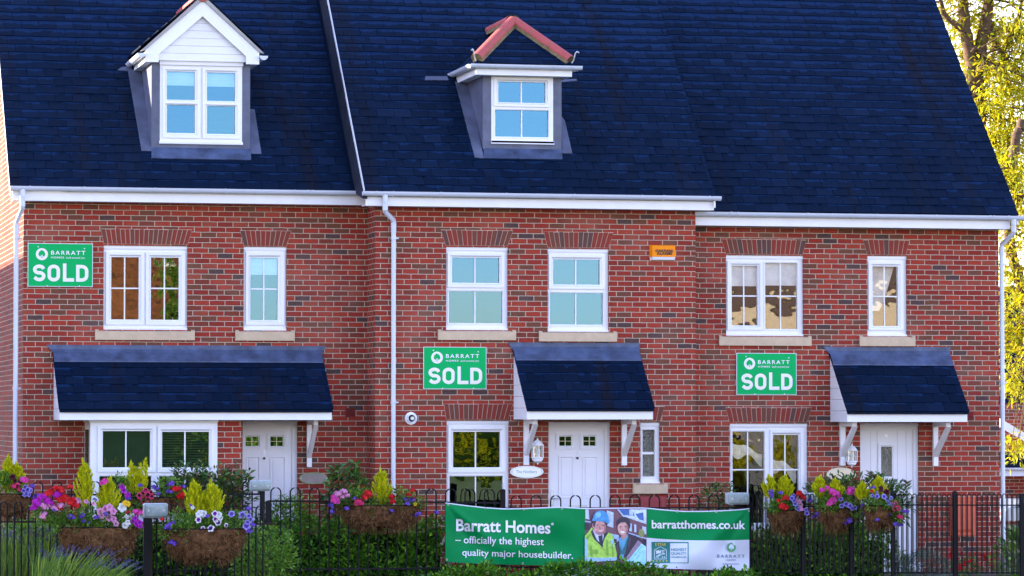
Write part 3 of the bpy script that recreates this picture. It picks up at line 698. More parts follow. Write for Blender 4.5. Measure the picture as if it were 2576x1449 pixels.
for H, x0, x1, Y, t in ((HL, wL0, wM0, YL, topL), (HM, wM0, wM1, YM, topM), (HR, wM1, wR1, YR, topR)):
    MB().box(x0 + 0.3, x1 - 0.3, Y + 2 * RUN - 1.3, Y + 2 * RUN - 1.0, -0.3, t - 0.3).build('rear_wall', 'brick', H)
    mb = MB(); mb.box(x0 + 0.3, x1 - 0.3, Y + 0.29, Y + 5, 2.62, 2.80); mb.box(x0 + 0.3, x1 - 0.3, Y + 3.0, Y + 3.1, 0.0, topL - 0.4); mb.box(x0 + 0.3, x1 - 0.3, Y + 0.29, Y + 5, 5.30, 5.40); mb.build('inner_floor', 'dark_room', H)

# ---- windows
EO = (9, 9)
w, fr, G = window(HL, 4, W1, [((765, 503, 955, 932), (728, 468, 990, 968), [858], [717]), ((1038, 506, 1230, 934), (1003, 470, 1272, 970), [1132], [718])], YL, 'glass_mid', sill=(655, 1007, 1340, 1073))
w, fr, G = window(HL, 4, W2, [((1722, 508, 1910, 937), (1690, 470, 1955, 970), [1815], [722])], YL, 'glass_sky', sill=(1620, 1010, 2028, 1077))
blind(w, G[0], YL + .045, 0.73, 1.02, 'blind_white')
w, fr, G = window(HM, 5, W3, [((725, 507, 1050, 680), (692, 475, 1083, 712), [884], []), ((703, 738, 1070, 957), None, [884], [])], YM, 'glass_sky', sill=(630, 1007, 1166, 1073))
w, fr, G = window(HM, 5, W4, [((1420, 520, 1740, 692), (1388, 485, 1775, 722), [1577], []), ((1398, 750, 1762, 967), None, [1577], [])], YM, 'glass_sky', sill=(1325, 1017, 1860, 1083))
w, fr, G = window(HR, 6, W7, [((557, 562, 735, 973), (525, 530, 770, 1003), [643], [770]), ((788, 543, 1007, 997), None, [895], [771])], YR, 'glass_mid', sill=(472, 1047, 1108, 1112))
for g in G: blind(w, g, YR + .045, 0.66, 1.02, 'blind_cream')
w, fr, G = window(HR, 6, W8, [((1527, 567, 1700, 977), (1495, 530, 1735, 1005), [1610], [773])], YR, 'glass_mid', sill=(1440, 1047, 1822, 1115))
cm = MB(); g = G[0]; y = YR + .15; wd = g[1] - g[0]; ht = g[3] - g[2]
cm.add([(g[0] - .03, y, g[2] + .25 * ht), (g[0] + .35 * wd, y, g[2] + .26 * ht), (g[0] + .55 * wd, y - .02, g[2] + .45 * ht), (g[1] - .05 * wd, y, g[3] + .02), (g[0] - .03, y, g[3] + .02)], [(0, 1, 2, 3, 4)]); cm.build('curtain', 'curtain_cream', w)
window(HM, 8, W5, [((732, 457, 1055, 702), (697, 415, 1090, 737), [888], []), ((707, 762, 1073, 1130), None, [888], [])], YM, 'glass_low', sill=(640, 1182, 1150, 1240))
window(HM, 8, W6, [((2035, 443, 2117, 765), None, [], [604])], YM, 'glass_pattern', sill=(1972, 815, 2210, 882), bar_w=0.035)
w, fr, G = window(HR, 9, W9, [((563, 455, 782, 1085), None, [670], [718]), ((842, 478, 1018, 1060), (820, 445, 1048, 1092), [927], [718])], YR, 'glass_mid', sill=(500, 1132, 1110, 1190))
cm = MB()                                                     # a swag of pale netting slung across the room
for gi, g in enumerate(G):
    n = 12; vs = []; fs = []
    for i in range(n + 1):
        t = i / n; x = g[0] + (g[1] - g[0]) * t; top = g[3] - (g[3] - g[2]) * (0.10 + 0.16 * gi + 0.14 * t + 0.02 * math.sin(9 * t)); hgt = 0.16 + 0.05 * math.sin(7 * t + gi)
        vs += [(x, YR + .17, top), (x, YR + .155, top - hgt * .5), (x, YR + .18, top - hgt)]
    for i in range(n):
        for j in range(2): fs.append((i * 3 + j, i * 3 + j + 1, i * 3 + j + 4, i * 3 + j + 3))
    cm.add(vs, fs, 0, True)
cm.build('curtain', 'curtain_cream', w)
arch(HL, 4, 693, 1322, 713, 1292, 310, 415, YL, 19); arch(HL, 4, 1650, 2005, 1678, 1970, 320, 428, YL, 10)
arch(HM, 5, 648, 1145, 680, 1108, 317, 425, YM, 14); arch(HM, 5, 1355, 1835, 1380, 1800, 330, 438, YM, 14)
arch(HR, 6, 487, 1070, 515, 1047, 380, 484, YR, 17); arch(HR, 6, 1460, 1780, 1487, 1757, 385, 487, YR, 9)
arch(HM, 8, 668, 1143, 683, 1112, 265, 372, YM, 14); arch(HM, 8, 1990, 2188, 2012, 2158, 280, 383, YM, 5)
arch(HR, 9, 515, 1108, 540, 1078, 290, 390, YR, 17)

# ---- bay window and its brick pier
X0, X1, Zb, Zt = bR
bs = MB(); bs.box(X0, X0 + 0.07, bY + 0.05, YL - 0.003, 0.55, Zt); bs.box(X0 - 0.02, X1 + 0.01, bY - 0.02, YL - 0.004, Zt - 0.0 + 0.001, Zt + 0.05)
w, fr, G = window(HL, 7, BAY, [((707, 452, 1033, 702), (672, 415, 1070, 735), [867], []), ((1115, 457, 1438, 702), (1085, 418, 1475, 735), [1273], []),
                               ((683, 762, 1040, 1000), None, [867], []), ((1095, 762, 1455, 1000), None, [1273], [])], bY, 'glass_low', name='bay_window', recess=0.0, head=False)
bs.build('bay_side', 'upvc', w)
sg = MB(); sg.box(X0 - 0.005, X0 - 0.001, bY + 0.16, YL - 0.10, 0.75, Zt - 0.10); sg.build('side_glass', 'glass_low', w)
for g in G: blind(w, g, bY, 0.0, 1.0, 'blind_dark', slats=30 if g[3] - g[2] > 0.5 else 14, name='venetian_blind')
MB().box(X0 + 0.02, X1 - 0.0, bY + 0.04, YL - 0.003, -0.3, 0.5).build('bay_plinth', 'brick', HL)
px0 = X1 + 0.003; px1 = at(*zp(7, 1662, 600), bY).x
MB().box(px0, px1, bY, YL - 0.001, -0.3, Zt + 0.06).build('brick_pier', 'brick', HL)

# ---- doors
door(HL, 7, (1663, 382, 2042, 900), (1680, 425, 2010, 900), YL, [(1693, 627, 1787, 915), (1857, 627, 1962, 915)],
     [(1690, 492, 1778, 555, 'glass_low', 1), (1861, 492, 1947, 555, 'glass_low', 1)], None, '5', (1809, 585, 1829, 618), (1818, 640), (2003, 905))
door(HM, 8, (1382, 390, 1808, 900), (1400, 425, 1775, 900), YM, [(1458, 625, 1560, 912), (1622, 625, 1725, 912)],
     [(1464, 490, 1546, 553, 'glass_low', 1), (1630, 490, 1712, 553, 'glass_low', 1)], None, '7', (1580, 585, 1598, 615), (1588, 638), (1415, 905), (1525, 960, 1655, 985))
door(HR, 9, (1433, 397, 1838, 900), (1445, 438, 1808, 900), YR, [], [(1587, 560, 1662, 765, 'glass_pattern')], (1515, 1560, 1700, 1760), '9', (1612, 474, 1632, 507), None, (1793, 905))

# ---- porch roofs and brackets
canopy(HL, 4, (318, 2243, 1110, 1218), 7, (412, 313, 2282, 376), None, YL, 0.95, None)
canopy(HM, 5, (1108, 2022, 1092, 1193), 8, (1240, 306, 2107, 372), None, YM, 0.85, None)
canopy(HR, 6, (1188, 2062, 1120, 1222), 9, (1352, 326, 2178, 389), None, YR, 0.80, None)
bracket(HL, 7, 2112, 2145, 385, 700, YL, 0); bracket(HM, 8, 1220, 1255, 380, 685, YM, 0); bracket(HM, 8, 1893, 1928, 382, 688, YM, 0)
bracket(HR, 9, 1305, 1340, 397, 690, YR, 0); bracket(HR, 9, 1945, 1978, 400, 692, YR, 0)

# ---- gutters, fascias, downpipes
def fascia_rect(k0, x0, y0a, k1, x1, y1a, k2, yb0, yb1, Y):
    a = at(*zp(k0, x0, yb0), Y); b = at(*zp(k1, x1, yb1), Y); zb = (a.z + b.z) / 2
    c = at(*zp(k0, x0, y0a), Y); d2 = at(*zp(k1, x1, y1a), Y); return (a.x, b.x, zb, (c.z + d2.z) / 2)
gutter_run(HL, 4, (75, 22), 4, (2497, 70), YL - 0.30, fascia_rect(4, 87, 20, 4, 2530, 70, 4, 106, 152, YL - 0.30), 4, [(4, 578, .02), (4, 1065, .02), (4, 1548, .02), (4, 2023, .02), (4, 2115, .02), (4, 2150, .02), (4, 205, .03)])
gutter_run(HM, 5, (113, 62), 6, (480, 103), YM - 0.30, fascia_rect(5, 130, 60, 6, 435, 100, 5, 148, 181, YM - 0.30), 5, [(5, 205, .02), (5, 318, .03), (5, 645, .02), (5, 1097, .02), (5, 1563, .02), (5, 2027, .02), (5, 2178, .03), (6, 400, .02)])
gutter_run(HR, 6, (305, 212), 6, (2590, 229), YR - 0.30, fascia_rect(6, 303, 210, 6, 2472, 228, 6, 291, 303, YR - 0.30), 6, [(6, 548, .03), (6, 598, .02), (6, 1075, .02), (6, 1550, .02), (6, 1958, .02), (6, 2330, .02), (6, 2355, .02), (6, 2455, .03)])
downpipe(HL, 4, [(155, 40), (155, 155), (113, 275)], YL - 0.375, YL + 0.05, 0.2, [(4, 380), (4, 1405)])
downpipe(HM, 5, [(265, 75), (265, 180), (323, 262)], YM - 0.375, YM - 0.055, 0.2, [(5, 378), (8, 255)])
downpipe(HR, 6, [(2497, 235), (2497, 330), (2414, 430)], YR - 0.375, YR + 0.03, 0.4, [(6, 538), (9, 115)])

# ---- small fittings on the walls
def vent(house, k, r, Y):
    R = rect(zr(k, *r), Y - 0.02); mb = MB(); h = (R[3] - R[2]) / 3
    for i in range(3): mb.prism_yz([(Y - 0.012, R[2] + i * h + 0.004), (Y + 0.0, R[2] + i * h + 0.004), (Y + 0.0, R[2] + (i + 1) * h - 0.002), (Y - 0.03, R[2] + (i + 1) * h - 0.008)], R[0], R[1])
    mb.build('air_vent', 'vent_red', house)
vent(HL, 7, (2378, 292, 2445, 357), YL); vent(HR, 9, (2175, 315, 2220, 377), YR)
c = at(1034.8, 1052.5, -0.05); rr = 0.089
mb = MB(); mb.disc_xz((c.x, c.z), rr, rr, -0.03, -0.001, 28); n = 28
for i in range(n):
    pass
mb.add([(c.x + r_ * math.cos(2 * math.pi * i / n), y_, c.z + r_ * math.sin(2 * math.pi * i / n)) for (r_, y_) in ((0.062, -0.031), (0.062, -0.10), (0.052, -0.10), (0.052, -0.031)) for i in range(n)],
       [(a * n + i, a * n + (i + 1) % n, (a + 1) * n + (i + 1) % n, (a + 1) * n + i) for a in range(3) for i in range(n)], 0, True)
FL = mb.build('boiler_flue', 'paint_white', HM)
mb = MB(); mb.disc_xz((c.x, c.z), 0.05, 0.05, -0.034, -0.032, 20, 0); mb.disc_xz((c.x + .005, c.z), 0.026, 0.026, -0.11, -0.04, 16, 1); mb.build('flue_grille', ['ink', 'steel'], FL)

# ---- dormer with the white boarded gable (left house)
def face_on_roof(u, v, ye, ze): p = on_slope(u, v, ye, ze); return p
def dormer_body(house, k, fx0, fx1, ytop, ybase, ye, ze, mat='lead'):
    """lead-clad box standing on the roof slope; returns its front plane and extents"""
    p = on_slope(*zp(k, (fx0 + fx1) / 2, ybase), ye, ze); Yd = p.y
    X0, X1, Zb, Zt = rect(zr(k, fx0, ytop, fx1, ybase), Yd)
    return Yd, X0, X1, p.z, Zt
ye, ze = YL - 0.36, ZEL
Yd, X0, X1, Zb, Zt = dormer_body(HL, 1, 1042, 1720, 415, 1040, ye, ze)
fr1 = (1100, 428, 1665, 988)
Fh = rect(zr(1, *fr1), Yd + 0.0)
mb = MB(); mb.plate((X0, X1, Zb - 0.05, Zt), [(Fh[0], Fh[1], Fh[2], Fh[3])], Yd, Yd + 0.10)
yback = ye + (Zt - ze) + 0.35
for xa in (X0, X1 - 0.05):
    mb.prism_yz([(Yd + 0.101, Zb - 0.05), (yback, Zt - 0.001), (Yd + 0.101, Zt - 0.001)], xa, xa + 0.05)
D1 = mb.build('dormer', 'lead', HL)
window(HL, 1, fr1, [((1148, 492, 1340, 687), (1118, 465, 1378, 704), [], []), ((1148, 722, 1340, 915), (1118, 704, 1378, 950), [], []),
                    ((1424, 500, 1617, 695), (1392, 468, 1655, 712), [], []), ((1424, 730, 1617, 922), (1392, 712, 1655, 955), [], [])], Yd, 'glass_dormer', head=False, recess=0.0, parent_is_part=D1)
for gx in ((1148, 492, 1340, 687), (1424, 500, 1617, 695)): blind(D1, rect(zr(1, *gx), Yd), Yd, 0.52, 1.02, 'blind_white')
mb = MB(); hz = at(*zp(1, 1380, 452), Yd).z; mb.box(Fh[0] - 0.01, Fh[1] + 0.01, Yd - 0.045, Yd - 0.002, hz, hz + 0.07); mb.build('window_trim', 'paint_white', D1)
mb = MB(); mb.box(Fh[0] - 0.01, Fh[1] + 0.01, Yd - 0.03, Yd - 0.002, Fh[2] - 0.01, Fh[2] + 0.03); mb.build('window_trim', 'paint_white', D1)
# pediment
yb_ = Yd - 0.10
pk = at(*zp(1, 1392, 2), yb_ - 0.06); fl = at(*zp(1, 1000, 425), yb_ - 0.06); frt = at(*zp(1, 1783, 443), yb_ - 0.06)
xc = (fl.x + frt.x) / 2; hw = (frt.x - fl.x) / 2; zfoot = (fl.z + frt.z) / 2; zpk = pk.z
footw = 0.19; zk = at(*zp(1, 1390, 352), yb_ - 0.06).z         # height where the barge leaves its foot block
tn = (zpk - zk) / hw
pb = MB(); zb0 = at(*zp(1, 1390, 420), yb_).z; nbd = 7
zt_in = zpk - 0.10; bh = (zt_in - zb0) / nbd
for i in range(nbd):
    za = zb0 + i * bh; zz = za + bh - 0.006
    wA = max(0.0, (zpk - za) / tn - 0.10); wB = max(0.0, (zpk - zz) / tn - 0.10); wA = min(wA, hw - 0.10); wB = min(wB, hw - 0.10)
    if wA > 0.02: pb.prism_xz([(xc - wA, za), (xc + wA, za), (xc + wB, zz), (xc - wB, zz)], yb_ + 0.015, yb_ + 0.03)
pb.prism_xz([(xc - hw + 0.10, zb0), (xc + hw - 0.10, zb0), (xc, zt_in + 0.03)], yb_ + 0.031, yb_ + 0.09)
pb.box(X0 + 0.002, X1 - 0.002, yb_ + 0.02, Yd - 0.001, Zt - 0.02, zb0 + 0.02)
pb.build('gable_board', 'paint_white', D1)
bw = 0.17
for s in (-1, 1):
    bb = MB(); zc = bw * math.hypot(1, tn)
    pts = [(xc, zpk - zc), (xc, zpk), (xc + s * hw, zk), (xc + s * hw, zfoot), (xc + s * (hw - footw), zfoot), (xc + s * (hw - footw), zpk - zc - (hw - footw) * tn)]
    if s > 0: pts = pts[::-1]
    bb.prism_xz(pts, yb_ - 0.06, yb_ - 0.03); bb.build('bargeboard', 'paint_white', D1)
    ub = MB(); o_ = 0.075
    pts = [(xc, zpk + 0.003), (xc, zpk + o_), (xc + s * (hw + 0.07), zk + 0.005 - 0.02), (xc + s * hw, zk + 0.003)]
    if s > 0: pts = pts[::-1]
    ub.prism_xz(pts, yb_ - 0.085, yb_ + 0.05); ub.build('undercloak', 'undercloak', D1)
    sf = MB(); ybk = ye + (zk - ze) + 0.3
    sf.box(min(xc + s * hw, X0 if s < 0 else X1), max(xc + s * hw, X0 if s < 0 else X1), yb_ + 0.0, ybk, zfoot + 0.005, zfoot + 0.02)
    sf.box(min(xc + s * (hw - 0.003), xc + s * (hw - 0.025)), max(xc + s * (hw - 0.003), xc + s * (hw - 0.025)), yb_ - 0.028, ybk, zfoot + 0.021, zk - 0.02)
    sf.build('soffit', 'paint_white', D1)
    gt = MB(); xg = xc + s * (hw + 0.06); ygb = ye + (zk - 0.10 - ze) + 0.15
    prof = [(0.055 * math.cos(t), 0.055 * math.sin(t)) for t in [math.pi + math.pi * i / 8 for i in range(9)]]
    prof = prof + [(x * 0.88, z * 0.88) for x, z in prof[::-1]]
    pf = [(xg + a, zk - 0.05 + b_) for a, b_ in prof]
    gt.prism_xz(pf, yb_ - 0.10, ygb)
    for yy in (yb_ - 0.10, (yb_ + ygb) / 2 + 0.1, ygb - 0.06): gt.prism_xz([(xg + a * 1.13, zk - 0.05 + b_ * 1.13) for a, b_ in prof], yy - 0.012, yy + 0.012)
    gt.prism_xz([(xg + 0.054 * math.cos(t), zk - 0.05 + 0.054 * math.sin(t)) for t in [math.pi + math.pi * i / 8 for i in range(9)]], yb_ - 0.108, yb_ - 0.098)
    gt.build('gutter', 'gutter_white', D1)
# dormer roof slopes
dr = MB(); tR = zpk + 0.03
for s in (-1, 1):
    n = 7; L_ = math.hypot(hw + 0.07, (hw + 0.07) * tn)
    ybk = lambda z: ye + (z - ze) + 0.12
    for r_ in range(n):
        f0, f1 = r_ / n, (r_ + 1) / n
        za = zk - 0.02 + (tR - zk + 0.02) * f0; zz = zk - 0.02 + (tR - zk + 0.02) * f1; xa = xc + s * (hw + 0.07) * (1 - f0); xb = xc + s * (hw + 0.07) * (1 - f1)
        y_ = yb_ - 0.055
        while y_ < ybk(zz):
            y2 = y_ + 0.25; e = 0.014
            vs = [(xa, y_, za + 0.075 + e), (xb, y_, zz + 0.075), (xb, y2 - .006, zz + 0.075), (xa, y2 - .006, za + 0.075 + e), (xa, y_, za + .06), (xb, y_, zz + .06), (xb, y2 - .006, zz + .06), (xa, y2 - .006, za + .06)]
            fs = [(0, 1, 2, 3), (0, 4, 5, 1), (0, 3, 7, 4)]
            if s > 0: fs = [f[::-1] for f in fs]
            dr.add(vs, fs, 0, False, [[(0, 0), (0, 1), (1, 1), (1, 0)], [(0, 0)] * 4, [(0, 0)] * 4]); y_ = y2
dr.build('dormer_roof', 'slate', D1)
rt = MB(); yy = yb_ - 0.10
while yy < ye + (zpk - ze) + 0.4:
    rt.tube([(xc, yy, zpk + 0.06), (xc, yy + 0.29, zpk + 0.06)], 0.085, 12); yy += 0.30
rt.build('ridge_tile', 'red_tile', D1)
def aprons(D, k, ap, ye, ze, skirts):
    mb = MB()
    a = [on_slope(*zp(k, x, y), ye, ze) for x, y in ap]; c = .70711; h = 0.032
    mb.add([(p.x, p.y - h * c, p.z + h * c) for p in a] + [(p.x, p.y, p.z) for p in a], [(0, 1, 2, 3), (1, 0, 4, 5)], 0)
    mb.build('apron_flashing', 'lead_pale', D)
    for sk in skirts:
        m2 = MB(); a = [on_slope(*zp(k, x, y), ye, ze) for x, y in sk]
        m2.add([(p.x, p.y - 0.026 * c, p.z + 0.026 * c) for p in a] + [(p.x, p.y, p.z) for p in a], [tuple(range(len(a)))] + [(i, len(a) + i, len(a) + (i + 1) % len(a), (i + 1) % len(a)) for i in range(len(a))]); m2.build('side_flashing', 'lead', D)
aprons(D1, 1, [(1040, 1098), (1727, 1110), (1722, 1030), (1042, 1018)], ye, ze, [[(973, 1046), (1045, 1048), (966, 470), (880, 500)], [(1717, 1066), (1797, 1066), (1750, 760), (1700, 760)], [(808, 490), (905, 497), (905, 462), (835, 470)]])

# ---- dormer with the red hip tiles (middle house)
ye, ze = YM - 0.36, ZEM
Yd, X0, X1, Zb, Zt = dormer_body(HM, 2, 937, 1478, 515, 1045, ye, ze)
fr2 = (995, 522, 1420, 985)
Fh = rect(zr(2, *fr2), Yd)
mb = MB(); mb.plate((X0, X1, Zb - 0.05, Zt), [(Fh[0], Fh[1], Fh[2], Fh[3])], Yd, Yd + 0.10)
yback = ye + (Zt - ze) + 0.35
for xa in (X0, X1 - 0.05): mb.prism_yz([(Yd + 0.101, Zb - 0.05), (yback, Zt - 0.001), (Yd + 0.101, Zt - 0.001)], xa, xa + 0.05)
D2 = mb.build('dormer', 'lead', HM)
window(HM, 2, fr2, [((1043, 565, 1367, 707), (1013, 533, 1400, 735), [1203], []), ((1022, 758, 1387, 942), None, [1205], [])], Yd, 'glass_dormer', head=False, recess=0.0, parent_is_part=D2)
mb = MB(); mb.box(Fh[0] - 0.005, Fh[1] + 0.01, Yd - 0.035, Yd - 0.002, Fh[2] - 0.015, Fh[2] + 0.03); mb.build('window_trim', 'paint_white', D2)
OV = 0.22; yf = Yd - OV
fa = rect(zr(2, 890, 478, 1550, 520), yf)
fx0, fx1, fzb, fzt = fa
fzt = fzb + 0.15
mb = MB(); ysb = ye + (fzb - ze) + 0.25
mb.box(fx0, fx1, yf, yf + 0.022, fzb, fzt); mb.box(fx0, fx0 + 0.022, yf + 0.023, ysb, fzb, fzt); mb.box(fx1 - 0.022, fx1, yf + 0.023, ysb, fzb, fzt); mb.box(fx0 + 0.023, fx1 - 0.023, yf + 0.023, ysb, fzb + 0.004, fzb + 0.016)
mb.build('fascia', 'paint_white', D2)
gz = at(*zp(2, 1220, 462), yf - 0.06).z; gr = 0.058
def gut_path(p0, p1, horiz):
    P = [(math.cos(t), math.sin(t)) for t in [math.pi + math.pi * i / 8 for i in range(9)]]; P = P + [(a * .88, b_ * .88) for a, b_ in P[::-1]]
    m = MB()
    if horiz: m.prism_yz([(yf - 0.062 + a * gr, gz + 0.03 + b_ * gr) for a, b_ in P], p0, p1)
    else: m.prism_xz([(horiz_x + a * gr, gz + 0.03 + b_ * gr) for a, b_ in P], p0, p1)
    return m
gx0 = fx0 - 0.10; gx1 = at(*zp(2, 1615, 470), yf - 0.06).x
m = gut_path(gx0, gx1, True)
P = [(math.cos(t), math.sin(t)) for t in [math.pi + math.pi * i / 8 for i in range(9)]]
m.prism_yz([(yf - 0.062 + a * gr, gz + 0.03 + b_ * gr) for a, b_ in P], gx1 - 0.001, gx1 + 0.005)
for x in (1030, 1425, 1545, 912):
    X = at(*zp(2, x, 470), yf - 0.06).x; PP = P + [(a * .95, b_ * .95) for a, b_ in P[::-1]]; m.prism_yz([(yf - 0.062 + a * gr * 1.12, gz + 0.03 + b_ * gr * 1.12) for a, b_ in PP], X - 0.011, X + 0.011)
PP = P + [(a * .88, b_ * .88) for a, b_ in P[::-1]]
for hx in (fx0 - 0.062, fx1 + 0.062):
    y1_ = ye + (gz - ze) + 0.10
    m.prism_xz([(hx + a * gr, gz + 0.03 + b_ * gr) for a, b_ in PP], yf - 0.06, y1_)
    for yy in (yf + 0.06, y1_ - 0.10): m.prism_xz([(hx + a * gr * 1.12, gz + 0.03 + b_ * gr * 1.12) for a, b_ in PP], yy - 0.02, yy + 0.02)
m.build('gutter', 'gutter_white', D2)
# hipped slopes
ez = gz + 0.045; ey = yf - 0.02; hx0, hx1 = fx0 - 0.03, fx1 + 0.03; hw = (hx1 - hx0) / 2; xc = (hx0 + hx1) / 2
pk = at(*zp(2, 1143, 150), ey + hw); zpk = pk.z - 0.03; tn = (zpk - ez) / hw; Lf = math.hypot(hw, hw * tn)
hr = MB()
slates(hr, hx0, hx1, ey, ez, Lf, tn, gauge=0.175, cut=lambda s: (hx0 + hw * s / Lf, hx1 - hw * s / Lf))
hr.add([(hx0, ey, ez - 0.004), (hx1, ey, ez - 0.004), (xc, ey + hw, zpk - 0.004)], [(0, 1, 2)], 0, False, [[(0, 0)] * 3])
yend = lambda z: ye + (z - ze) + 0.15
for s in (-1, 1):
    xe = hx0 if s < 0 else hx1; n = 5
    for r_ in range(n):
        f0, f1 = r_ / n, (r_ + 1) / n
        za, zz = ez + (zpk - ez) * f0, ez + (zpk - ez) * f1; xa, xb = xe + (xc - xe) * f0, xe + (xc - xe) * f1
        y_ = ey + hw * f0; 
        while y_ < yend(zz):
            y2 = y_ + 0.25; ya2 = max(y_, ey + hw * f1)
            vs = [(xa, y_, za + .012), (xb, min(ya2, y2), zz), (xb, y2 - .005, zz), (xa, y2 - .005, za + .012), (xa, y_, za - .004), (xa, y2 - .005, za - .004)]
            fs = [(0, 1, 2, 3), (0, 3, 5, 4)]
            if s > 0: fs = [f[::-1] for f in fs]
            hr.add(vs, fs, 0, False, [[(0, 0), (0, 1), (1, 1), (1, 0)], [(0, 0)] * 4]); y_ = y2
hr.build('dormer_roof', 'slate', D2)
def half_tiles(m, p0, p1, r_, n, mi=0, mm=1):
    p0, p1 = Vector(p0), Vector(p1); dd = p1 - p0
    side = dd.cross(Vector((0, 0, 1))).normalized(); upv = side.cross(dd).normalized()
    def sec(p, rr, dn): return [p + side * rr * math.cos(t) + upv * rr * math.sin(t) * 0.8 for t in [math.pi * i / 8 for i in range(9)]] + [p - side * rr * 0.9 - upv * dn, p + side * rr * 0.9 - upv * dn]
    for i in range(n):
        a = p0 + dd * (i / n); b_ = p0 + dd * ((i + 1) / n - 0.012)
        A, B = sec(a, r_, 0.03), sec(b_, r_, 0.03); k = len(A)
        m.add([tuple(v) for v in A + B], [(j, (j + 1) % k, k + (j + 1) % k, k + j) for j in range(k)], mi, True)
        m.add([tuple(v) for v in A], [tuple(range(k))], mm); m.add([tuple(v) for v in B], [tuple(range(k - 1, -1, -1))], mi)
    A, B = sec(p0, r_ * 0.97, 0.065), sec(p1, r_ * 0.97, 0.065)
    m.add([tuple(v) for v in A + B], [(j, (j + 1) % len(A), len(A) + (j + 1) % len(A), len(A) + j) for j in range(len(A))] + [tuple(range(len(A)))], mm)
for s in (-1, 1):
    xe = hx0 if s < 0 else hx1; dx = xc - xe
    m = MB(); half_tiles(m, (xe + dx * 0.06 , ey + hw * 0.06, ez + (zpk - ez) * 0.06 + 0.04), (xc, ey + hw, zpk + 0.05), 0.092, 3); m.build('hip_tile', ['red_tile', 'hip_mortar'], D2)
    ir = MB(); b0 = Vector((xe + dx * 0.05, ey + hw * 0.05, ez + 0.02)); o_ = Vector((s * 0.05, -0.05, 0))
    ir.tube([b0, b0 + o_ * 0.6 + Vector((0, 0, 0.06)), b0 + o_ + Vector((0, 0, 0.15)), b0 + o_ + Vector((s * 0.02, -0.02, 0.18)), b0 + o_ + Vector((s * 0.045, -0.045, 0.16))], 0.011, 6); ir.build('hip_iron', 'steel', D2)
m = MB(); half_tiles(m, (xc, ey + hw + 0.02, zpk + 0.05), (xc, yend(zpk) - 0.05, zpk + 0.05), 0.105, max(2, int((yend(zpk) - ey - hw) / 0.35))); m.build('ridge_tile', ['red_tile', 'hip_mortar'], D2)
aprons(D2, 2, [(940, 1098), (1482, 1105), (1478, 1035), (940, 1030)], ye, ze, [[(880, 1092), (942, 1098), (832, 556), (745, 570)], [(1482, 1062), (1550, 1062), (1500, 840), (1470, 800)], [(535, 558), (700, 560), (690, 533), (540, 533)], [(1475, 572), (1585, 562), (1575, 552), (1475, 556)]])
# ================================================================== SIGNS ON THE WALLS
GLY = {'S': [arc(.62, .70, .28, .225, 20, 90, 5)[0]] }
def sold_letters(mb, R, y):
    """SOLD in even heavy strokes, in the box R"""
    X0, X1, Z0, Z1 = R; w = X1 - X0; h = Z1 - Z0; sw = 0.205 * h
    def mk(x0, x1, pts, closed=False):
        sx = (x1 - x0) * w
        P = [(X0 + x0 * w + sw / 2 + px * (sx - sw), Z0 + sw / 2 + pz * (h - sw)) for px, pz in pts]
        stroke(mb, P, sw, lambda x, z: (x, y, z), 0, closed)
    s = [(0.98, 0.80)] + arc(.5, .76, .50, .24, 40, 180, 9) + arc(.5, .76, .50, .26, 190, 250, 4) + arc(.5, .27, .50, .25, 70, -10, 5) + arc(.5, .27, .5, .27, -20, -145, 8) + [(-0.02, 0.17)]
    mk(0.0, 0.225, s)
    o = arc(.5, .72, .5, .28, 0, 180, 12) + arc(.5, .28, .5, .28, 180, 360, 12)
    mk(0.262, 0.487, o, True)
    mk(0.54, 0.735, [(0, 1.22), (0, 0), (1.28, 0)])
    mk(0.777, 1.0, [(0, 0), (0.45, 0)] + arc(.45, .33, .55, .33, -80, 0, 6) + arc(.45, .67, .55, .33, 0, 80, 6) + [(.45, 1), (0, 1)], True)
def tree_emblem(mb, cx, cz, r, y, mi_disc, mi_tree):
    if mi_disc is not None: mb.disc_xz((cx, cz), r, r, y, y + 0.001, 36, mi_disc)
    rng = random.Random(3); n = 0
    for (ax, az, rr) in ((0, .38, .30), (-.26, .24, .24), (.26, .24, .24), (-.38, -.02, .20), (.38, -.02, .20), (-.14, .08, .22), (.16, .10, .22), (-.30, -.22, .16), (.30, -.22, .16)):
        k = 12; n += 1
        mb.add([(cx + r * (ax + rr * (1 + .14 * math.cos(3 * t + ax * 9)) * math.cos(t)), y - 0.0006 - 0.00012 * n, cz + r * (az + rr * (1 + .14 * math.sin(4 * t)) * math.sin(t))) for t in [2 * math.pi * i / k for i in range(k)]], [tuple(range(k))], mi_tree)
    yb = y - 0.0019
    mb.add([(cx - .05 * r, yb, cz - .58 * r), (cx + .05 * r, yb, cz - .58 * r), (cx + .035 * r, yb, cz + .1 * r), (cx - .035 * r, yb, cz + .1 * r)], [(0, 1, 2, 3)], mi_tree)
    mb.add([(cx - .2 * r, yb - .0001, cz - .60 * r), (cx + .2 * r, yb - .0001, cz - .60 * r), (cx + .04 * r, yb - .0001, cz - .54 * r), (cx - .04 * r, yb - .0001, cz - .54 * r)], [(0, 1, 2, 3)], mi_tree)
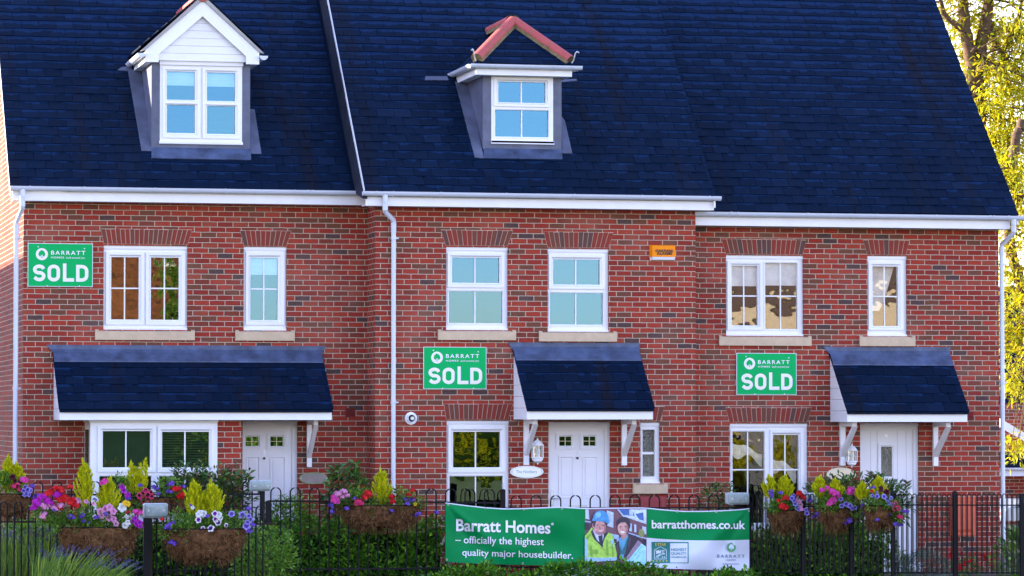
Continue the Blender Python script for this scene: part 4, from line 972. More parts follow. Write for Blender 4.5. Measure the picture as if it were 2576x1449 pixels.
def sold_sign(R, Y, label):
    X0, X1, Z0, Z1 = R; w = X1 - X0; h = Z1 - Z0; y = Y - 0.030
    T = thing('sold_sign', label, 'sign', ((X0 + X1) / 2, Y - 0.01, Z0), 'sold signs on the house fronts')
    mb = MB(); mb.box(X0, X1, y, Y - 0.009, Z0, Z1, 0); e = 0.007
    mb.add([(X0 + e, y - 0.0012, Z0 + e), (X1 - e, y - 0.0012, Z0 + e), (X1 - e, y - 0.0012, Z1 - e), (X0 + e, y - 0.0012, Z1 - e)], [(0, 1, 2, 3)], 1); mb.build('board', ['sign_white', 'sign_green'], T)
    q = lambda a, b, c, d: (X0 + a * w, X0 + b * w, Z1 - d * h, Z1 - c * h)
    mb = MB(); sold_letters(mb, q(.079, .932, .492, .881), y - 0.004)
    text_on(mb, 'BARRATT', q(.356, .884, .170, .262), y - 0.004, space=1.35, bold=0.012); text_on(mb, 'HOMES', q(.356, .554, .306, .349), y - 0.004, space=1.2, bold=0.015)
    text_on(mb, 'built around you', q(.588, .879, .303, .366), y - 0.004, shear=0.3); mb.build('lettering', 'sign_white', T)
    mb = MB(); tree_emblem(mb, X0 + .215 * w, Z1 - .254 * h, .093 * w, y - 0.004, 0, 1); mb.build('emblem', ['sign_white', 'sign_green'], T)
    for fx, fz in ((.158, .084), (.869, .114), (.30, .983), (.794, .981)):
        mb = MB(); mb.disc_xz((X0 + fx * w, Z1 - fz * h), .009, .009, y - 0.008, y - 0.001, 10); mb.build('screw', 'sign_white', T)
sold_sign(rect(zr(4, 190, 409, 637, 707), YL), YL, 'green SOLD sign beside the leftmost downpipe, highest of the three')
sold_sign(rect(zr(5, 525, 1121, 958, 1411), YM), YM, 'green SOLD sign above the round boiler flue on the middle house')
s3a = zp(6, 587, 1163); s3b = zp(9, 999, 203)
sold_sign(rect((s3a[0], s3a[1], s3b[0], s3b[1]), YR), YR, 'green SOLD sign under the wide window with cream blinds on the right house')
# alarm box
R = rect(zr(5, 2090, 418, 2268, 525), YM - 0.06); X0, X1, Z0, Z1 = R
T = thing('alarm_box', 'orange burglar alarm box with black lettering high on the middle house', 'alarm box', ((X0 + X1) / 2, -0.002, Z0))
mb = MB(); zz = Z0 + 0.05
mb.add([(X0, -.002, zz), (X1, -.002, zz), (X1, -.002, Z1), (X0, -.002, Z1), (X0 + .02, -.085, zz), (X1 - .02, -.085, zz), (X1 - .025, -.07, Z1 - .012), (X0 + .025, -.07, Z1 - .012)], [(4, 5, 6, 7), (0, 4, 7, 3), (1, 2, 6, 5), (3, 7, 6, 2), (0, 1, 5, 4)]); mb.build('cover', 'alarm_orange', T)
mb = MB(); mb.add([(X0, -.003, zz), (X1, -.003, zz), (X1 - .02, -.083, zz - .002), (X0 + .02, -.083, zz - .002), (X0 + .01, -.003, Z0), (X1 - .01, -.003, Z0), (X1 - .04, -.07, Z0 + .008), (X0 + .04, -.07, Z0 + .008)], [(3, 2, 6, 7), (7, 6, 5, 4), (0, 3, 7, 4), (2, 1, 5, 6)]); mb.build('strobe_lens', 'sign_white', T)
w = X1 - X0; h = Z1 - Z0
mb = MB(); text_on(mb, 'OAKPARK', (X0 + .17 * w, X0 + .88 * w, Z1 - .48 * h, Z1 - .30 * h), -.090, bold=0.03); text_on(mb, 'ALARMS', (X0 + .22 * w, X0 + .82 * w, Z1 - .66 * h, Z1 - .47 * h), -.0925, bold=0.03); mb.build('lettering', 'ink', T)
# name plaques
def plaque(c0, rx, rz, Y, label, mats, text=None, rim=None):
    c = at(*c0, Y); T = thing('name_plaque', label, 'plaque', (c.x, Y - 0.001, c.z - rz), None)
    mb = MB(); mb.disc_xz((c.x, c.z), rx, rz, Y - 0.024, Y - 0.001, 40); mb.build('plate', mats[0], T)
    n = 44; mb = MB(); a, b_ = (0.90, 0.93)
    mb.add([(c.x + rx * s * math.cos(2 * math.pi * i / n), Y - 0.0255, c.z + rz * (s - (0.06 if s < 0.95 else 0)) * math.sin(2 * math.pi * i / n)) for s in ((0.915, 0.935) if rim is None else rim) for i in range(n)], [(i, n + i, n + (i + 1) % n, (i + 1) % n)[::-1] for i in range(n)]); mb.build('rim_line', mats[1], T)
    if text: mb = MB(); text_on(mb, text, (c.x - rx * .65, c.x + rx * .62, c.z - rz * .36, c.z + rz * .28), Y - 0.0265); mb.build('lettering', mats[1], T)
    for s in (-1, 1): mb = MB(); mb.disc_xz((c.x + s * rx * .86, c.z), .008, .008, Y - .027, Y - .023, 10); mb.build('screw', 'steel', T)
    return T, c
plaque((1324.5, 1187), 0.245, 0.087, YM, 'white oval name plaque between the lantern and the low window', ('plaque_white', 'ink_teal'), 'The Norbury')
plaque((789, 1203), 0.215, 0.085, YL, 'clay coloured oval plaque with green rim, half behind laurel leaves', ('plaque_clay', 'plaque_green'), rim=(0.93, 0.999))
plaque((2115, 1194), 0.225, 0.105, YR, 'cream oval plaque peeping over dark shrub beneath a lantern', ('plaque_cream', 'paint_dull'))
# wall lanterns
def lantern(u, v0, v1, Y, label):
    a = at(u, v0, Y - 0.11); b_ = at(u, v1, Y - 0.11); H = a.z - b_.z; c = (a.x, Y - 0.11, b_.z); r = H * 0.235
    T = thing('wall_lantern', label, 'lantern', c, 'white lanterns beside the front doors')
    m = MB(); m.lathe(c, [(r * 1.02, .70 * H), (r * 1.05, .715 * H), (r * .92, .76 * H), (r * .72, .83 * H), (r * .40, .895 * H), (r * .2, .91 * H), (r * .16, .935 * H), (r * .10, .95 * H), (r * .12, .975 * H), (0.0, H)], 8); m.build('cap', 'paint_white', T)
    m = MB()
    for k in range(6):
        t = 2 * math.pi * (k + .5) / 6; m.tube([(c[0] + r * .92 * math.cos(t), c[1] + r * .92 * math.sin(t), c[2] + .25 * H), (c[0] + r * .96 * math.cos(t), c[1] + r * .96 * math.sin(t), c[2] + .71 * H)], 0.0075, 6)
    m.lathe(c, [(r * .95, .27 * H), (r * .98, .29 * H), (r * .98, .25 * H), (r * .90, .22 * H), (r * .80, .17 * H), (r * .85, .16 * H), (r * .55, .11 * H), (r * .2, .085 * H), (r * .12, .05 * H), (r * .15, .03 * H), (0.0, 0.0)], 8); m.tube([(c[0], c[1] + r * .9, c[2] + .45 * H), (c[0], Y - .002, c[2] + .45 * H)], 0.012, 8); m.box(c[0] - .03, c[0] + .03, Y - .015, Y - .001, c[2] + .36 * H, c[2] + .56 * H)
    m.build('cage', 'paint_white', T)
    m = MB(); m.lathe(c, [(r * .88, .26 * H), (r * .92, .70 * H)], 6); m.build('lantern_glass', 'glass_clear', T)
    m = MB(); m.lathe(c, [(r * .35, .28 * H), (r * .35, .38 * H), (r * .30, .40 * H), (r * .5, .48 * H), (r * .45, .56 * H), (r * .2, .60 * H), (0.0, .61 * H)], 12); m.build('bulb', 'bulb', T)
lantern(zp(8, 1313, 500)[0], zp(8, 0, 498)[1], zp(8, 0, 684)[1], YM, 'white hexagonal wall lantern above the white oval plaque')
lantern(zp(9, 1383, 537)[0], zp(9, 0, 537)[1], zp(9, 0, 705)[1], YR, 'white hexagonal wall lantern above the cream oval plaque')
# meter boxes
def meter_box(R, Y, mat, label, lid=True):
    X0, X1, Z0, Z1 = R; T = thing('meter_box', label, 'meter box', ((X0 + X1) / 2, Y - .001, Z0))
    MB().box(X0, X1, Y - 0.045, Y - 0.001, Z0, Z1).build('housing', mat, T)
    m = MB(); m.ring((X0 + .012, X1 - .012, Z0 + .012, Z1 - .012), (X0 + .075, X1 - .075, Z0 + .10, Z1 - .06), Y - .060, Y - .075, Y - .046); m.box(X0 + .076, X1 - .076, Y - .074, Y - .046, Z0 + .101, Z1 - .061); m.build('lid', mat, T)
r0 = zr(8, 2018, 903, 2200, 1120); meter_box(rect(r0, YM - .05), YM, 'meter_red', 'dark red meter box under the small obscured window')
meter_box(rect(zr(9, 2062, 905, 2240, 1175), YR - .05), YR, 'meter_brown', 'orange red meter box on wall behind the black railings')

# ================================================================== RAILINGS
def hoop(mb, x0, x1, y0, y1, ztop, zbot, r=0.0105):
    rr = math.hypot(x1 - x0, y1 - y0) / 2; cx, cy = (x0 + x1) / 2, (y0 + y1) / 2; n = 8
    pts = [(x0, y0, zbot)] + [(cx - (x1 - x0) / 2 * math.cos(math.pi * i / n), cy - (y1 - y0) / 2 * math.cos(math.pi * i / n), ztop - rr + rr * math.sin(math.pi * i / n)) for i in range(n + 1)] + [(x1, y1, zbot)]
    return mb.tube(pts, r, 6)
def fpost(T, u, v, Y, w, mat='iron'):
    p = at(u, v, Y); m = MB(); m.box(p.x - w / 2, p.x + w / 2, Y - w / 2, Y + w / 2, 0, p.z); m.add([(p.x - w / 2, Y - w / 2, p.z), (p.x + w / 2, Y - w / 2, p.z), (p.x + w / 2, Y + w / 2, p.z), (p.x - w / 2, Y + w / 2, p.z), (p.x, Y, p.z + .014)], [(0, 1, 4), (1, 2, 4), (2, 3, 4), (3, 0, 4)]); m.build('post', mat, T); return p
YF = -1.60; YF1 = -4.50
def panel(T, us, leg, vt0, vt1, vr0, vr1, ue0, ue1, Y, zlow=0.22, mat='iron', railmat='iron', r=0.0105):
    u0, u1 = us[0], us[-1]
    for u in us:
        t = (u - u0) / max(1, u1 - u0); a = at(u - leg / 2, vt0 + (vt1 - vt0) * t, Y); b_ = at(u + leg / 2, vt0 + (vt1 - vt0) * t, Y)
        hoop(MB(), a.x, b_.x, Y, Y, a.z, 0.05, r).build('hoop', mat, T) if False else hoop_build(T, a, b_, Y, r, mat)
    a = at(ue0, vr0, Y); b_ = at(ue1, vr1, Y)
    m = MB(); m.prism_xz([(a.x, a.z - .012), (b_.x, b_.z - .012), (b_.x, b_.z + .012), (a.x, a.z + .012)], Y - .006, Y + .006); m.build('rail', railmat, T)
    m = MB(); m.box(a.x, b_.x, Y - .006, Y + .006, zlow - .012, zlow + .012); m.build('rail', mat, T)
def hoop_build(T, a, b_, Y, r, mat):
    hoop(m := MB(), a.x, b_.x, Y, Y, a.z, 0.03, r); m.build('hoop', mat, T)
FB = thing('iron_railing', 'black bow-top railing stepping down behind the big baskets and the banner', 'railing', (at(970, 1300, YF).x, YF, 0), 'bow-top railings')
panel(FB, [95.8 + 47.9 * k for k in range(-1, 12)], 23.5, 1212, 1210, 1245, 1243, 62, 660, YF)
panel(FB, [694 + 48.85 * k for k in range(12)], 25, 1226.5, 1231, 1260.5, 1265, 674, 1262, YF)
panel(FB, [1298.6 + 49.68 * k for k in range(11)], 25.5, 1247, 1245, 1279, 1277, 1268, 1880, YF)
for u, v in ((60, 1198), (660, 1236), (674.5, 1261), (1265, 1232), (1884, 1262)): fpost(FB, u, v, YF, 0.062)
FF = thing('iron_railing', 'nearest black bow-top railing among the lavender with rusty top rail', 'railing', (at(300, 1350, YF1).x, YF1, 0), 'bow-top railings')
panel(FF, [9.6 + 35.75 * k for k in range(0, 19) if k not in (10,)], 18, 1262.5, 1274, 1312, 1318.5, -20, 692, YF1, r=0.0115, railmat='iron_rust')
fpost(FF, 369, 1303, YF1, 0.085); 
p_ = at(379.5, 1303, YF1); MB().box(p_.x - .012, p_.x + .016, YF1 - .035, YF1 + .035, 0, p_.z - .004).build('post_flange', 'iron_rust', FF)
# right-hand railing, turning towards the street
PA = at(1892, 1270, YF - .05); PB = at(2610, 1272, -4.1)
FR = thing('iron_railing', 'close-set black bow-top railing turning towards the street before the red meter box', 'railing', (at(2200, 1300, -2.8).x, -2.8, 0), 'bow-top railings')
nh = 58
for i in range(nh):
    t = (i + .5) / nh; dt = 0.36 / nh
    zt = at(1892 + 718 * t, 1242.5, PA.y + (PB.y - PA.y) * t).z
    q = lambda s: (PA.x + (PB.x - PA.x) * s, PA.y + (PB.y - PA.y) * s)
    (xa, ya), (xb, yb) = q(t - dt), q(t + dt)
    hoop(m := MB(), xa, xb, ya, yb, zt, 0.16, 0.0075); m.build('hoop', 'iron', FR)
for za, zb, th in ((at(1892, 1278, PA.y).z, at(2610, 1271, PB.y).z, .010), (at(1892, 1440, PA.y).z, at(2610, 1441, PB.y).z, .010)):
    m = MB(); m.tube([(PA.x, PA.y, za), ((PA.x * .6 + PB.x * .4), (PA.y * .6 + PB.y * .4), at(2180, 1270 if za > .7 else 1441, PA.y * .6 + PB.y * .4).z), (PB.x, PB.y, zb)], th, 6); m.build('rail', 'iron', FR)
for u, v in ((2020.5, 1262), (2142, 1262), (2246.5, 1239), (2402, 1237), (2570, 1244)):
    t = (u - 1892) / 718; fpost(FR, u, v, PA.y + (PB.y - PA.y) * t, 0.056)

# bulkhead lamps clamped on posts
def bulkhead(r, Y, label, turn=0.0, side=True):
    X0, X1, Z0, Z1 = rect(r, Y - .06); T = thing('bulkhead_lamp', label, 'lamp', ((X0 + X1) / 2, Y - .02, Z0), 'bulkhead lamps on the railing posts')
    xc = (X0 + X1) / 2
    def rnd(a, b, c, d, rr, n=5): return [(x + rr * math.cos(t), z + rr * math.sin(t)) for (x, z, t0) in ((a + rr, c + rr, 180), (b - rr, c + rr, 270), (b - rr, d - rr, 0), (a + rr, d - rr, 90)) for t in [math.radians(t0 + 90 * i / n) for i in range(n + 1)]]
    m = MB(); m.prism_xz(rnd(X0, X1, Z0, Z1, .025), Y - .07, Y + .06); B = m.build('lamp_housing', 'lamp_body', T)
    m = MB(); P = rnd(X0 + .008, X1 - .008, Z0 + .008, Z1 - .008, .022); Q = rnd(X0 + .03, X1 - .03, Z0 + .03, Z1 - .03, .015)
    n = len(P); m.add([(x, Y - .071, z) for x, z in P] + [(x, Y - .10, z) for x, z in P] + [(x, Y - .112, z) for x, z in Q], [(i, (i + 1) % n, n + (i + 1) % n, n + i) for i in range(n)] + [(n + i, n + (i + 1) % n, 2 * n + (i + 1) % n, 2 * n + i) for i in range(n)] + [tuple(range(2 * n, 3 * n))], 0, True); Lz = m.build('lamp_lens', 'lamp_lens', T)
    for s in (-1, 1): m = MB(); m.disc_xz((xc + s * (X1 - X0) * .32, (Z0 + Z1) / 2), .010, .010, Y - .118, Y - .11, 10); m.build('screw', 'steel', T)
    m = MB(); m.box(xc - .03, xc + .03, Y - .03, Y + .03, Z0 - .02, Z0 - .001); m.build('bracket', 'iron', T)
    if turn:
        for o in [c for c in T.children]: pass
        T.rotation_euler.z = turn
bulkhead(zr('a1', 1700, 590, 1983, 763), YF1, 'pale bulkhead lamp on the thick front post between two big flower baskets')
bulkhead(zr('a2', 1380, 320, 1628, 446), YF, 'ribbed bulkhead lamp in front of the white door numbered 5')
bulkhead(zr('a6', 150, 466, 404, 604), YF, 'ribbed bulkhead lamp above the right end of the banner')
bulkhead((2022, 1240, 2054, 1267), -1.95, 'small turned bulkhead lamp between the two baskets right of the banner', 0.75)

# ================================================================== BANNER
YB = YF - 0.055
top_pts = [zp('a4', 125, 262), zp('a4', 420, 300), zp('a4', 700, 330), zp('a4', 980, 349), zp('a4', 1270, 343), zp('a4', 1600, 330), zp('a4', 1800, 322), zp('a5', 60, 343), zp('a5', 400, 338), zp('a5', 850, 333), zp('a5', 960, 336), zp('a5', 1200, 362), zp('a5', 1500, 385), zp('a5', 1850, 383), zp('a5', 2200, 368), zp('a5', 2470, 345)]
bot_pts = [zp('a4', 112, 1116), zp('a4', 400, 1138), zp('a4', 690, 1152), zp('a4', 1000, 1160), zp('a4', 1500, 1172), zp('a4', 2000, 1180), zp('a5', 300, 1190), zp('a5', 950, 1203), zp('a5', 1300, 1222), zp('a5', 1960, 1240), zp('a5', 2445, 1250)]
def interp(pts, u):
    if u <= pts[0][0]: return pts[0][1]
    for a, b_ in zip(pts, pts[1:]):
        if u <= b_[0]: return a[1] + (b_[1] - a[1]) * (u - a[0]) / (b_[0] - a[0])
    return pts[-1][1]
UB0, UB1 = 1120.5, 1885.0
def bwave(s, t):                                              # folds of the hanging cloth (towards the street)
    w = 0.040 * math.sin(6.0 * s * 3.1 + 1.8 * t * 3 + .6) * (0.3 + .7 * t) + 0.022 * math.sin(23 * s - 8 * t + 1) * (.4 + .6 * t)
    fl = max(0.0, min(1.0, (0.15 - abs(s - 0.56)) / 0.05)); w *= 1 - 0.88 * fl   # the printed photo hangs flat
    for cs, ct, sg in ((0.0, 0.0, 1), (1.0, 0.0, -1)):           # diagonal pulls from the tied corners
        dx = abs(s - cs) * 5; dz = t * .9 + .02; a = math.atan2(dz, dx); d_ = math.hypot(dx, dz); w += 0.075 * math.exp(-((a - .62) / .13) ** 2) * min(1, d_ * 1.2) * math.exp(-d_ * .55) - 0.055 * math.exp(-((a - .95) / .12) ** 2) * min(1, d_ * 1.2) * math.exp(-d_ * .55)
    return w
def bpt(u, v, lift=0.0):                                      # a point of the cloth measured on the photo, at its real depth
    vt, vb = interp(top_pts, u), interp(bot_pts, u); t = min(1, max(0, (v - vt) / (vb - vt))); s = (u - UB0) / (UB1 - UB0)
    return at(u, v, YB - 0.06 - bwave(s, t) - lift)
def bgrid(u0, u1, t0, t1, nu, nv, lift=0.0):
    vs = []; fs = []
    for j in range(nv + 1):
        for i in range(nu + 1):
            u = u0 + (u1 - u0) * i / nu; t = t0 + (t1 - t0) * j / nv; vt, vb = interp(top_pts, u), interp(bot_pts, u); vs.append(tuple(bpt(u, vt + (vb - vt) * t, lift)))
    for j in range(nv):
        for i in range(nu): k = j * (nu + 1) + i; fs.append((k + nu + 1, k + nu + 2, k + 1, k))
    return vs, fs
BN = thing('advertising_banner', 'wide green and white banner with portrait photo tied to the railing', 'banner', (at(1500, 1350, YB).x, YB, at(1500, 1420, YB).z))
US1 = zp('a4', 2160, 0)[0]; US2 = zp('a5', 958, 0)[0]
m = MB(); m.add(*bgrid(UB0, US1 + .3, 0, 1, 70, 28), 0, True); m.add(*bgrid(US2 - .3, UB1, 0, .497, 60, 14), 0, True); m.build('green_cloth', 'banner_green', BN)
m = MB(); m.add(*bgrid(US2 - .3, UB1, .497, 1, 60, 14), 0, True); m.build('white_cloth', 'banner_white', BN)
m = MB(); m.add(*bgrid(US1 + .3, US2 - .3, 0, 1, 36, 28), 0, True); PH = m.build('printed_photo', ink('pr_brick', 118, 78, 92), BN)
m = MB()
for a, b_ in zip(range(40), range(1, 41)):                    # white hem showing along the sagging top edge
    ua = UB0 + (UB1 - UB0) * a / 40; ub = UB0 + (UB1 - UB0) * b_ / 40
    P = [bpt(u, interp(top_pts, u) + dv, l) for u, dv, l in ((ua, 1.0, .003), (ub, 1.0, .003), (ub, -1.6, -.012), (ua, -1.6, -.012))]; m.add([tuple(p) for p in P], [(0, 1, 2, 3)], 0, True)
m.build('hem', 'sign_white', BN)
def banner_text(m, body, k, x0, y0, x1, y1, x1y=None, mi=0, **kw):   # x0,y0 = lower left; tilt given by x1y = (y at right, lower)
    vs, fs = text_geo(body, **kw); tilt = 0 if x1y is None else x1y - y1
    out = []
    for a, b_ in vs:
        x = x0 + (x1 - x0) * a; y = y1 + (y0 - y1) * b_ + tilt * a; u, v = zp(k, x, y); out.append(tuple(bpt(u, v, 0.0125)))
    m.add(out, fs, mi)
m = MB()
banner_text(m, 'Barratt Homes', 'a4', 275, 492, 1655, 672, 712, bold=0.022)
m.build('headline', 'sign_white', BN); m = MB()
banner_text(m, '*', 'a4', 1662, 545, 1705, 588, None, bold=0.01)
m.build('lettering', 'sign_white', BN); m = MB()
banner_text(m, '– officially the highest', 'a4', 265, 738, 1558, 880, 912, bold=0.006)
m.build('lettering', 'sign_white', BN); m = MB()
banner_text(m, 'quality major housebuilder.', 'a4', 365, 930, 1985, 1060, 1108, bold=0.006)
m.build('lettering', 'sign_white', BN); m = MB()
banner_text(m, 'barratthomes.co.uk', 'a5', 1030, 508, 2400, 632, 642, bold=0.02)
m.build('lettering', 'sign_white', BN)
def bpoly(m, k, pts, lift, mi=0):
    vs = [tuple(bpt(*zp(k, x, y), lift)) for x, y in pts]; n = len(vs)
    c = tuple(sum(v[i] for v in vs) / n for i in range(3))
    m.add(vs, [tuple(range(n))], mi)
def bquad(m, k, x0, y0, x1, y1, lift, mi=0, n=10):
    vs = []; fs = []
    for j in range(n + 1):
        for i in range(n + 1): vs.append(tuple(bpt(*zp(k, x0 + (x1 - x0) * i / n, y0 + (y1 - y0) * j / n), lift)))
    for j in range(n):
        for i in range(n): q = j * (n + 1) + i; fs.append((q + n + 1, q + n + 2, q + 1, q))
    m.add(vs, fs, mi, True)
m = MB(); bquad(m, 'a5', 1027, 828, 1570, 1140, .004, 0); bquad(m, 'a5', 1300, 848, 1555, 1130, .006, 1)
banner_text(m, '5 STAR', 'a5', 1078, 845, 1240, 888, None, 2, bold=0.03); banner_text(m, 'HIGHEST', 'a5', 1315, 920, 1540, 962, None, 0, bold=0.01); banner_text(m, 'QUALITY', 'a5', 1312, 978, 1540, 1022, None, 0, bold=0.01); banner_text(m, 'HOUSEBUILDER', 'a5', 1312, 1035, 1540, 1064, None, 0, bold=0.01)
def bstroke(m, k, pts, w, lift, mi, closed=False): stroke(m, [(x, -y) for x, y in pts], w, lambda x, z: tuple(bpt(*zp(k, x, -z), lift)), mi, closed)
bstroke(m, 'a5', [(1070, 1078), (1245, 1078), (1245, 945), (1158, 898), (1070, 945)], 7, .0062, 1, True)
bpoly(m, 'a5', [(1088, 1005), (1100, 985), (1086, 950), (1100, 950), (1100, 960), (1118, 960), (1118, 948), (1138, 948), (1138, 960), (1156, 960), (1156, 948), (1174, 948), (1170, 985)][::-1], .0062, 1)
for i in range(3): bstroke(m, 'a5', [(1095 + i * 17, 1062), (1095 + i * 17, 1040 - i * 2), (1175, 988 + i * 16)], 6, .0064, 1)
banner_text(m, 'H', 'a5', 1180, 1040, 1225, 1062, None, 1, bold=.03); banner_text(m, 'B', 'a5', 1184, 985, 1222, 1012, None, 1, bold=.03); banner_text(m, 'F', 'a5', 1184, 948, 1222, 975, None, 1, bold=.03)
for i in range(5):
    cx, cy = 1054 + i * 49, 1106; bpoly(m, 'a5', [(cx + (17 if j % 2 == 0 else 7) * math.sin(math.pi * j / 5), cy - (17 if j % 2 == 0 else 7) * math.cos(math.pi * j / 5)) for j in range(10)][::-1], .0064, 2)
m.build('award_badge', ['print_teal', 'banner_white', 'print_gold'], BN)
m = MB(); c = zp('a5', 2195, 907); cc = bpt(c[0], c[1], .006); rr = 0.066
m.disc_xz((cc.x, cc.z), rr, rr, cc.y - .004, cc.y - .003, 32, 0); tree_emblem(m, cc.x, cc.z, rr * 1.0, cc.y - .0052, None, 1)
m.build('emblem', ['print_logo_green', 'banner_white'], BN); m = MB()
banner_text(m, 'BARRATT', 'a5', 1990, 1012, 2390, 1058, 1062, 0, space=1.4); m.build('lettering', 'print_navy', BN); m = MB(); banner_text(m, 'HOMES', 'a5', 2115, 1082, 2262, 1106, None, 0, space=1.2); m.build('lettering', 'print_navy', BN); m = MB(); banner_text(m, 'built around you', 'a5', 2068, 1135, 2308, 1168, None, 0, shear=.3)
m.build('lettering', 'print_navy', BN)
for k, x, y in (('a4', 160, 286), ('a4', 705, 322 + 14), ('a4', 1270, 352), ('a4', 1825, 342), ('a5', 845, 355), ('a5', 1405, 380 + 8), ('a5', 1975, 384 + 6), ('a5', 2452, 376), ('a4', 140, 1086), ('a4', 685, 1130), ('a4', 1250, 1142), ('a5', 1395, 1198), ('a5', 1962, 1213), ('a5', 2420, 1216)):
    p = bpt(*zp(k, x, y), .005); m = MB(); m.disc_xz((p.x, p.z), .013, .013, p.y, p.y + .002, 12, 0); m.disc_xz((p.x, p.z), .008, .008, p.y - .003, p.y - .001, 10, 1); m.build('eyelet', ['steel', 'ink'], BN)
# the printed photo: two people before new houses
def E(cx, cy, rx, ry, a0=0, a1=360, n=22): return [(cx + rx * math.cos(math.radians(a0 + (a1 - a0) * i / n)), cy + ry * math.sin(math.radians(a0 + (a1 - a0) * i / n))) for i in range(n if a1 - a0 == 360 else n + 1)]
layers = [('pr_sky', (205, 222, 246), [[(700, 345), (953, 340), (953, 560), (640, 430)]]), ('pr_roof', (62, 104, 172), [[(525, 347), (705, 347), (765, 400), (780, 455), (630, 430)], [(790, 420), (905, 395), (915, 520), (850, 500)]]),
          ('pr_pale', (188, 208, 236), [[(60, 350), (105, 350), (118, 500), (60, 490)], [(372, 365), (472, 400), (468, 620), (378, 595)], [(632, 432), (953, 545), (953, 570), (632, 458)], [(525, 347), (545, 347), (640, 460), (620, 470)], [(700, 550), (738, 560), (740, 680), (700, 665)], [(775, 570), (803, 575), (806, 690), (775, 685)], [(890, 600), (950, 610), (950, 720), (890, 705)], [(700, 345), (760, 400), (755, 450), (705, 430)]]),
          ('pr_pale2', (160, 190, 225), [[(55, 520), (140, 530), (140, 545), (55, 535)], [(400, 700), (550, 730), (545, 900), (430, 880)], [(690, 690), (953, 770), (953, 790), (690, 715)]]), ('pr_dark', (52, 44, 62), [[(470, 780), (520, 790), (520, 850), (470, 840)], [(55, 545), (125, 560), (110, 640), (55, 660)], [(900, 780), (950, 790), (950, 880), (905, 870)]]),
          ('pr_tree', (140, 150, 90), [E(880, 700, 45, 60)]),
          ('pr_coat', (58, 44, 62), [[(478, 880), (550, 800), (600, 760), (690, 705), (800, 740), (880, 800), (925, 880), (860, 980), (650, 1110), (520, 1070)]]), ('pr_shirt', (86, 160, 196), [[(550, 775), (600, 750), (680, 715), (688, 760), (640, 900), (618, 1080), (572, 1070), (560, 900)]]), ('pr_scarf', (40, 104, 118), [[(548, 850), (600, 960), (690, 740), (700, 780), (640, 1010), (570, 1010)]]),
          ('pr_hair', (50, 46, 62), [E(620, 575, 100, 115)]), ('pr_neck', (188, 134, 128), [[(585, 690), (665, 690), (660, 760), (610, 800), (580, 760)]]), ('pr_skin', (214, 158, 152), [E(608, 625, 78, 108)]), ('pr_hair2', (50, 46, 62), [[(530, 590), (545, 520), (610, 505), (690, 530), (695, 600), (640, 540), (580, 545)]]),
          ('pr_teeth', (245, 240, 240), [E(606, 684, 36, 15)]), ('pr_eye', (60, 44, 54), [E(575, 606, 14, 6), E(650, 606, 14, 6), [(600, 645), (615, 645), (607, 655)]]),
          ('pr_paper', (160, 222, 238), [[(640, 1095), (880, 850), (948, 900), (948, 1195), (720, 1160)]]), ('pr_folder', (150, 128, 150), [[(640, 1080), (830, 800), (885, 845), (690, 1090)]]), ('pr_map', (120, 190, 180), [[(760, 1040), (890, 880), (920, 910), (800, 1060)]]),
          ('pr_hivis', (168, 214, 84), [[(52, 740), (95, 690), (150, 615), (175, 640), (200, 760), (300, 900), (335, 740), (395, 690), (455, 720), (490, 860), (520, 1000), (520, 1090), (52, 1140)]]), ('pr_collar', (40, 44, 60), [[(135, 690), (165, 640), (215, 760), (300, 860), (330, 700), (400, 690), (345, 770), (302, 900), (190, 790)]]),
          ('pr_white', (206, 214, 242), [[(165, 655), (300, 740), (330, 700), (318, 800), (302, 880), (225, 790)]]), ('pr_tie', (34, 38, 66), [[(248, 740), (310, 735), (318, 900), (300, 905), (262, 830)]]), ('pr_band', (160, 200, 235), [[(52, 1052), (300, 1062), (520, 1050), (520, 1100), (300, 1112), (52, 1108)], [(52, 760), (92, 800), (100, 1040), (52, 1045)], [(430, 800), (460, 790), (480, 900), (440, 910)]]),
          ('pr_fold', (128, 176, 62), [[(120, 900), (150, 880), (165, 1040), (140, 1040)], [(360, 800), (385, 790), (400, 1030), (370, 1030)], [(440, 860), (460, 850), (478, 1030), (455, 1040)], [(70, 760), (150, 690), (160, 705), (85, 800)], [(160, 940), (245, 945), (240, 1005), (165, 1000)]]), ('pr_coat2', (84, 66, 84), [[(700, 760), (730, 770), (700, 900), (672, 960)], [(505, 900), (535, 850), (545, 1000), (525, 1040)]]), ('pr_skin2', (206, 150, 146), [E(268, 618, 92, 108), E(180, 590, 18, 40)]), ('pr_hair3', (58, 52, 66), [[(176, 525), (215, 530), (195, 610), (172, 600)], [(345, 540), (392, 545), (370, 600)]]), ('pr_stubble', (168, 124, 132), [E(275, 690, 62, 38)]), ('pr_shade', (168, 112, 112), [[(330, 560), (362, 590), (352, 690), (320, 715), (335, 640)], [(262, 590), (275, 590), (284, 640), (262, 648)], [(662, 560), (686, 600), (676, 680), (650, 715), (664, 640)]]), ('pr_mouth', (226, 180, 180), [E(278, 668, 40, 13)]), ('pr_eye', (60, 44, 54), [E(240, 582, 15, 6), E(318, 586, 15, 6)]),
          ('pr_helmet', (70, 150, 206), [[(152, 515)] + E(285, 500, 118, 132, 185, 355, 18) + [(410, 548), (395, 556), (300, 528), (170, 520)]]), ('pr_helmet2', (130, 194, 232), [E(250, 430, 40, 42), [(205, 480), (225, 420), (235, 425), (222, 490)]])]
m = MB(); names = []
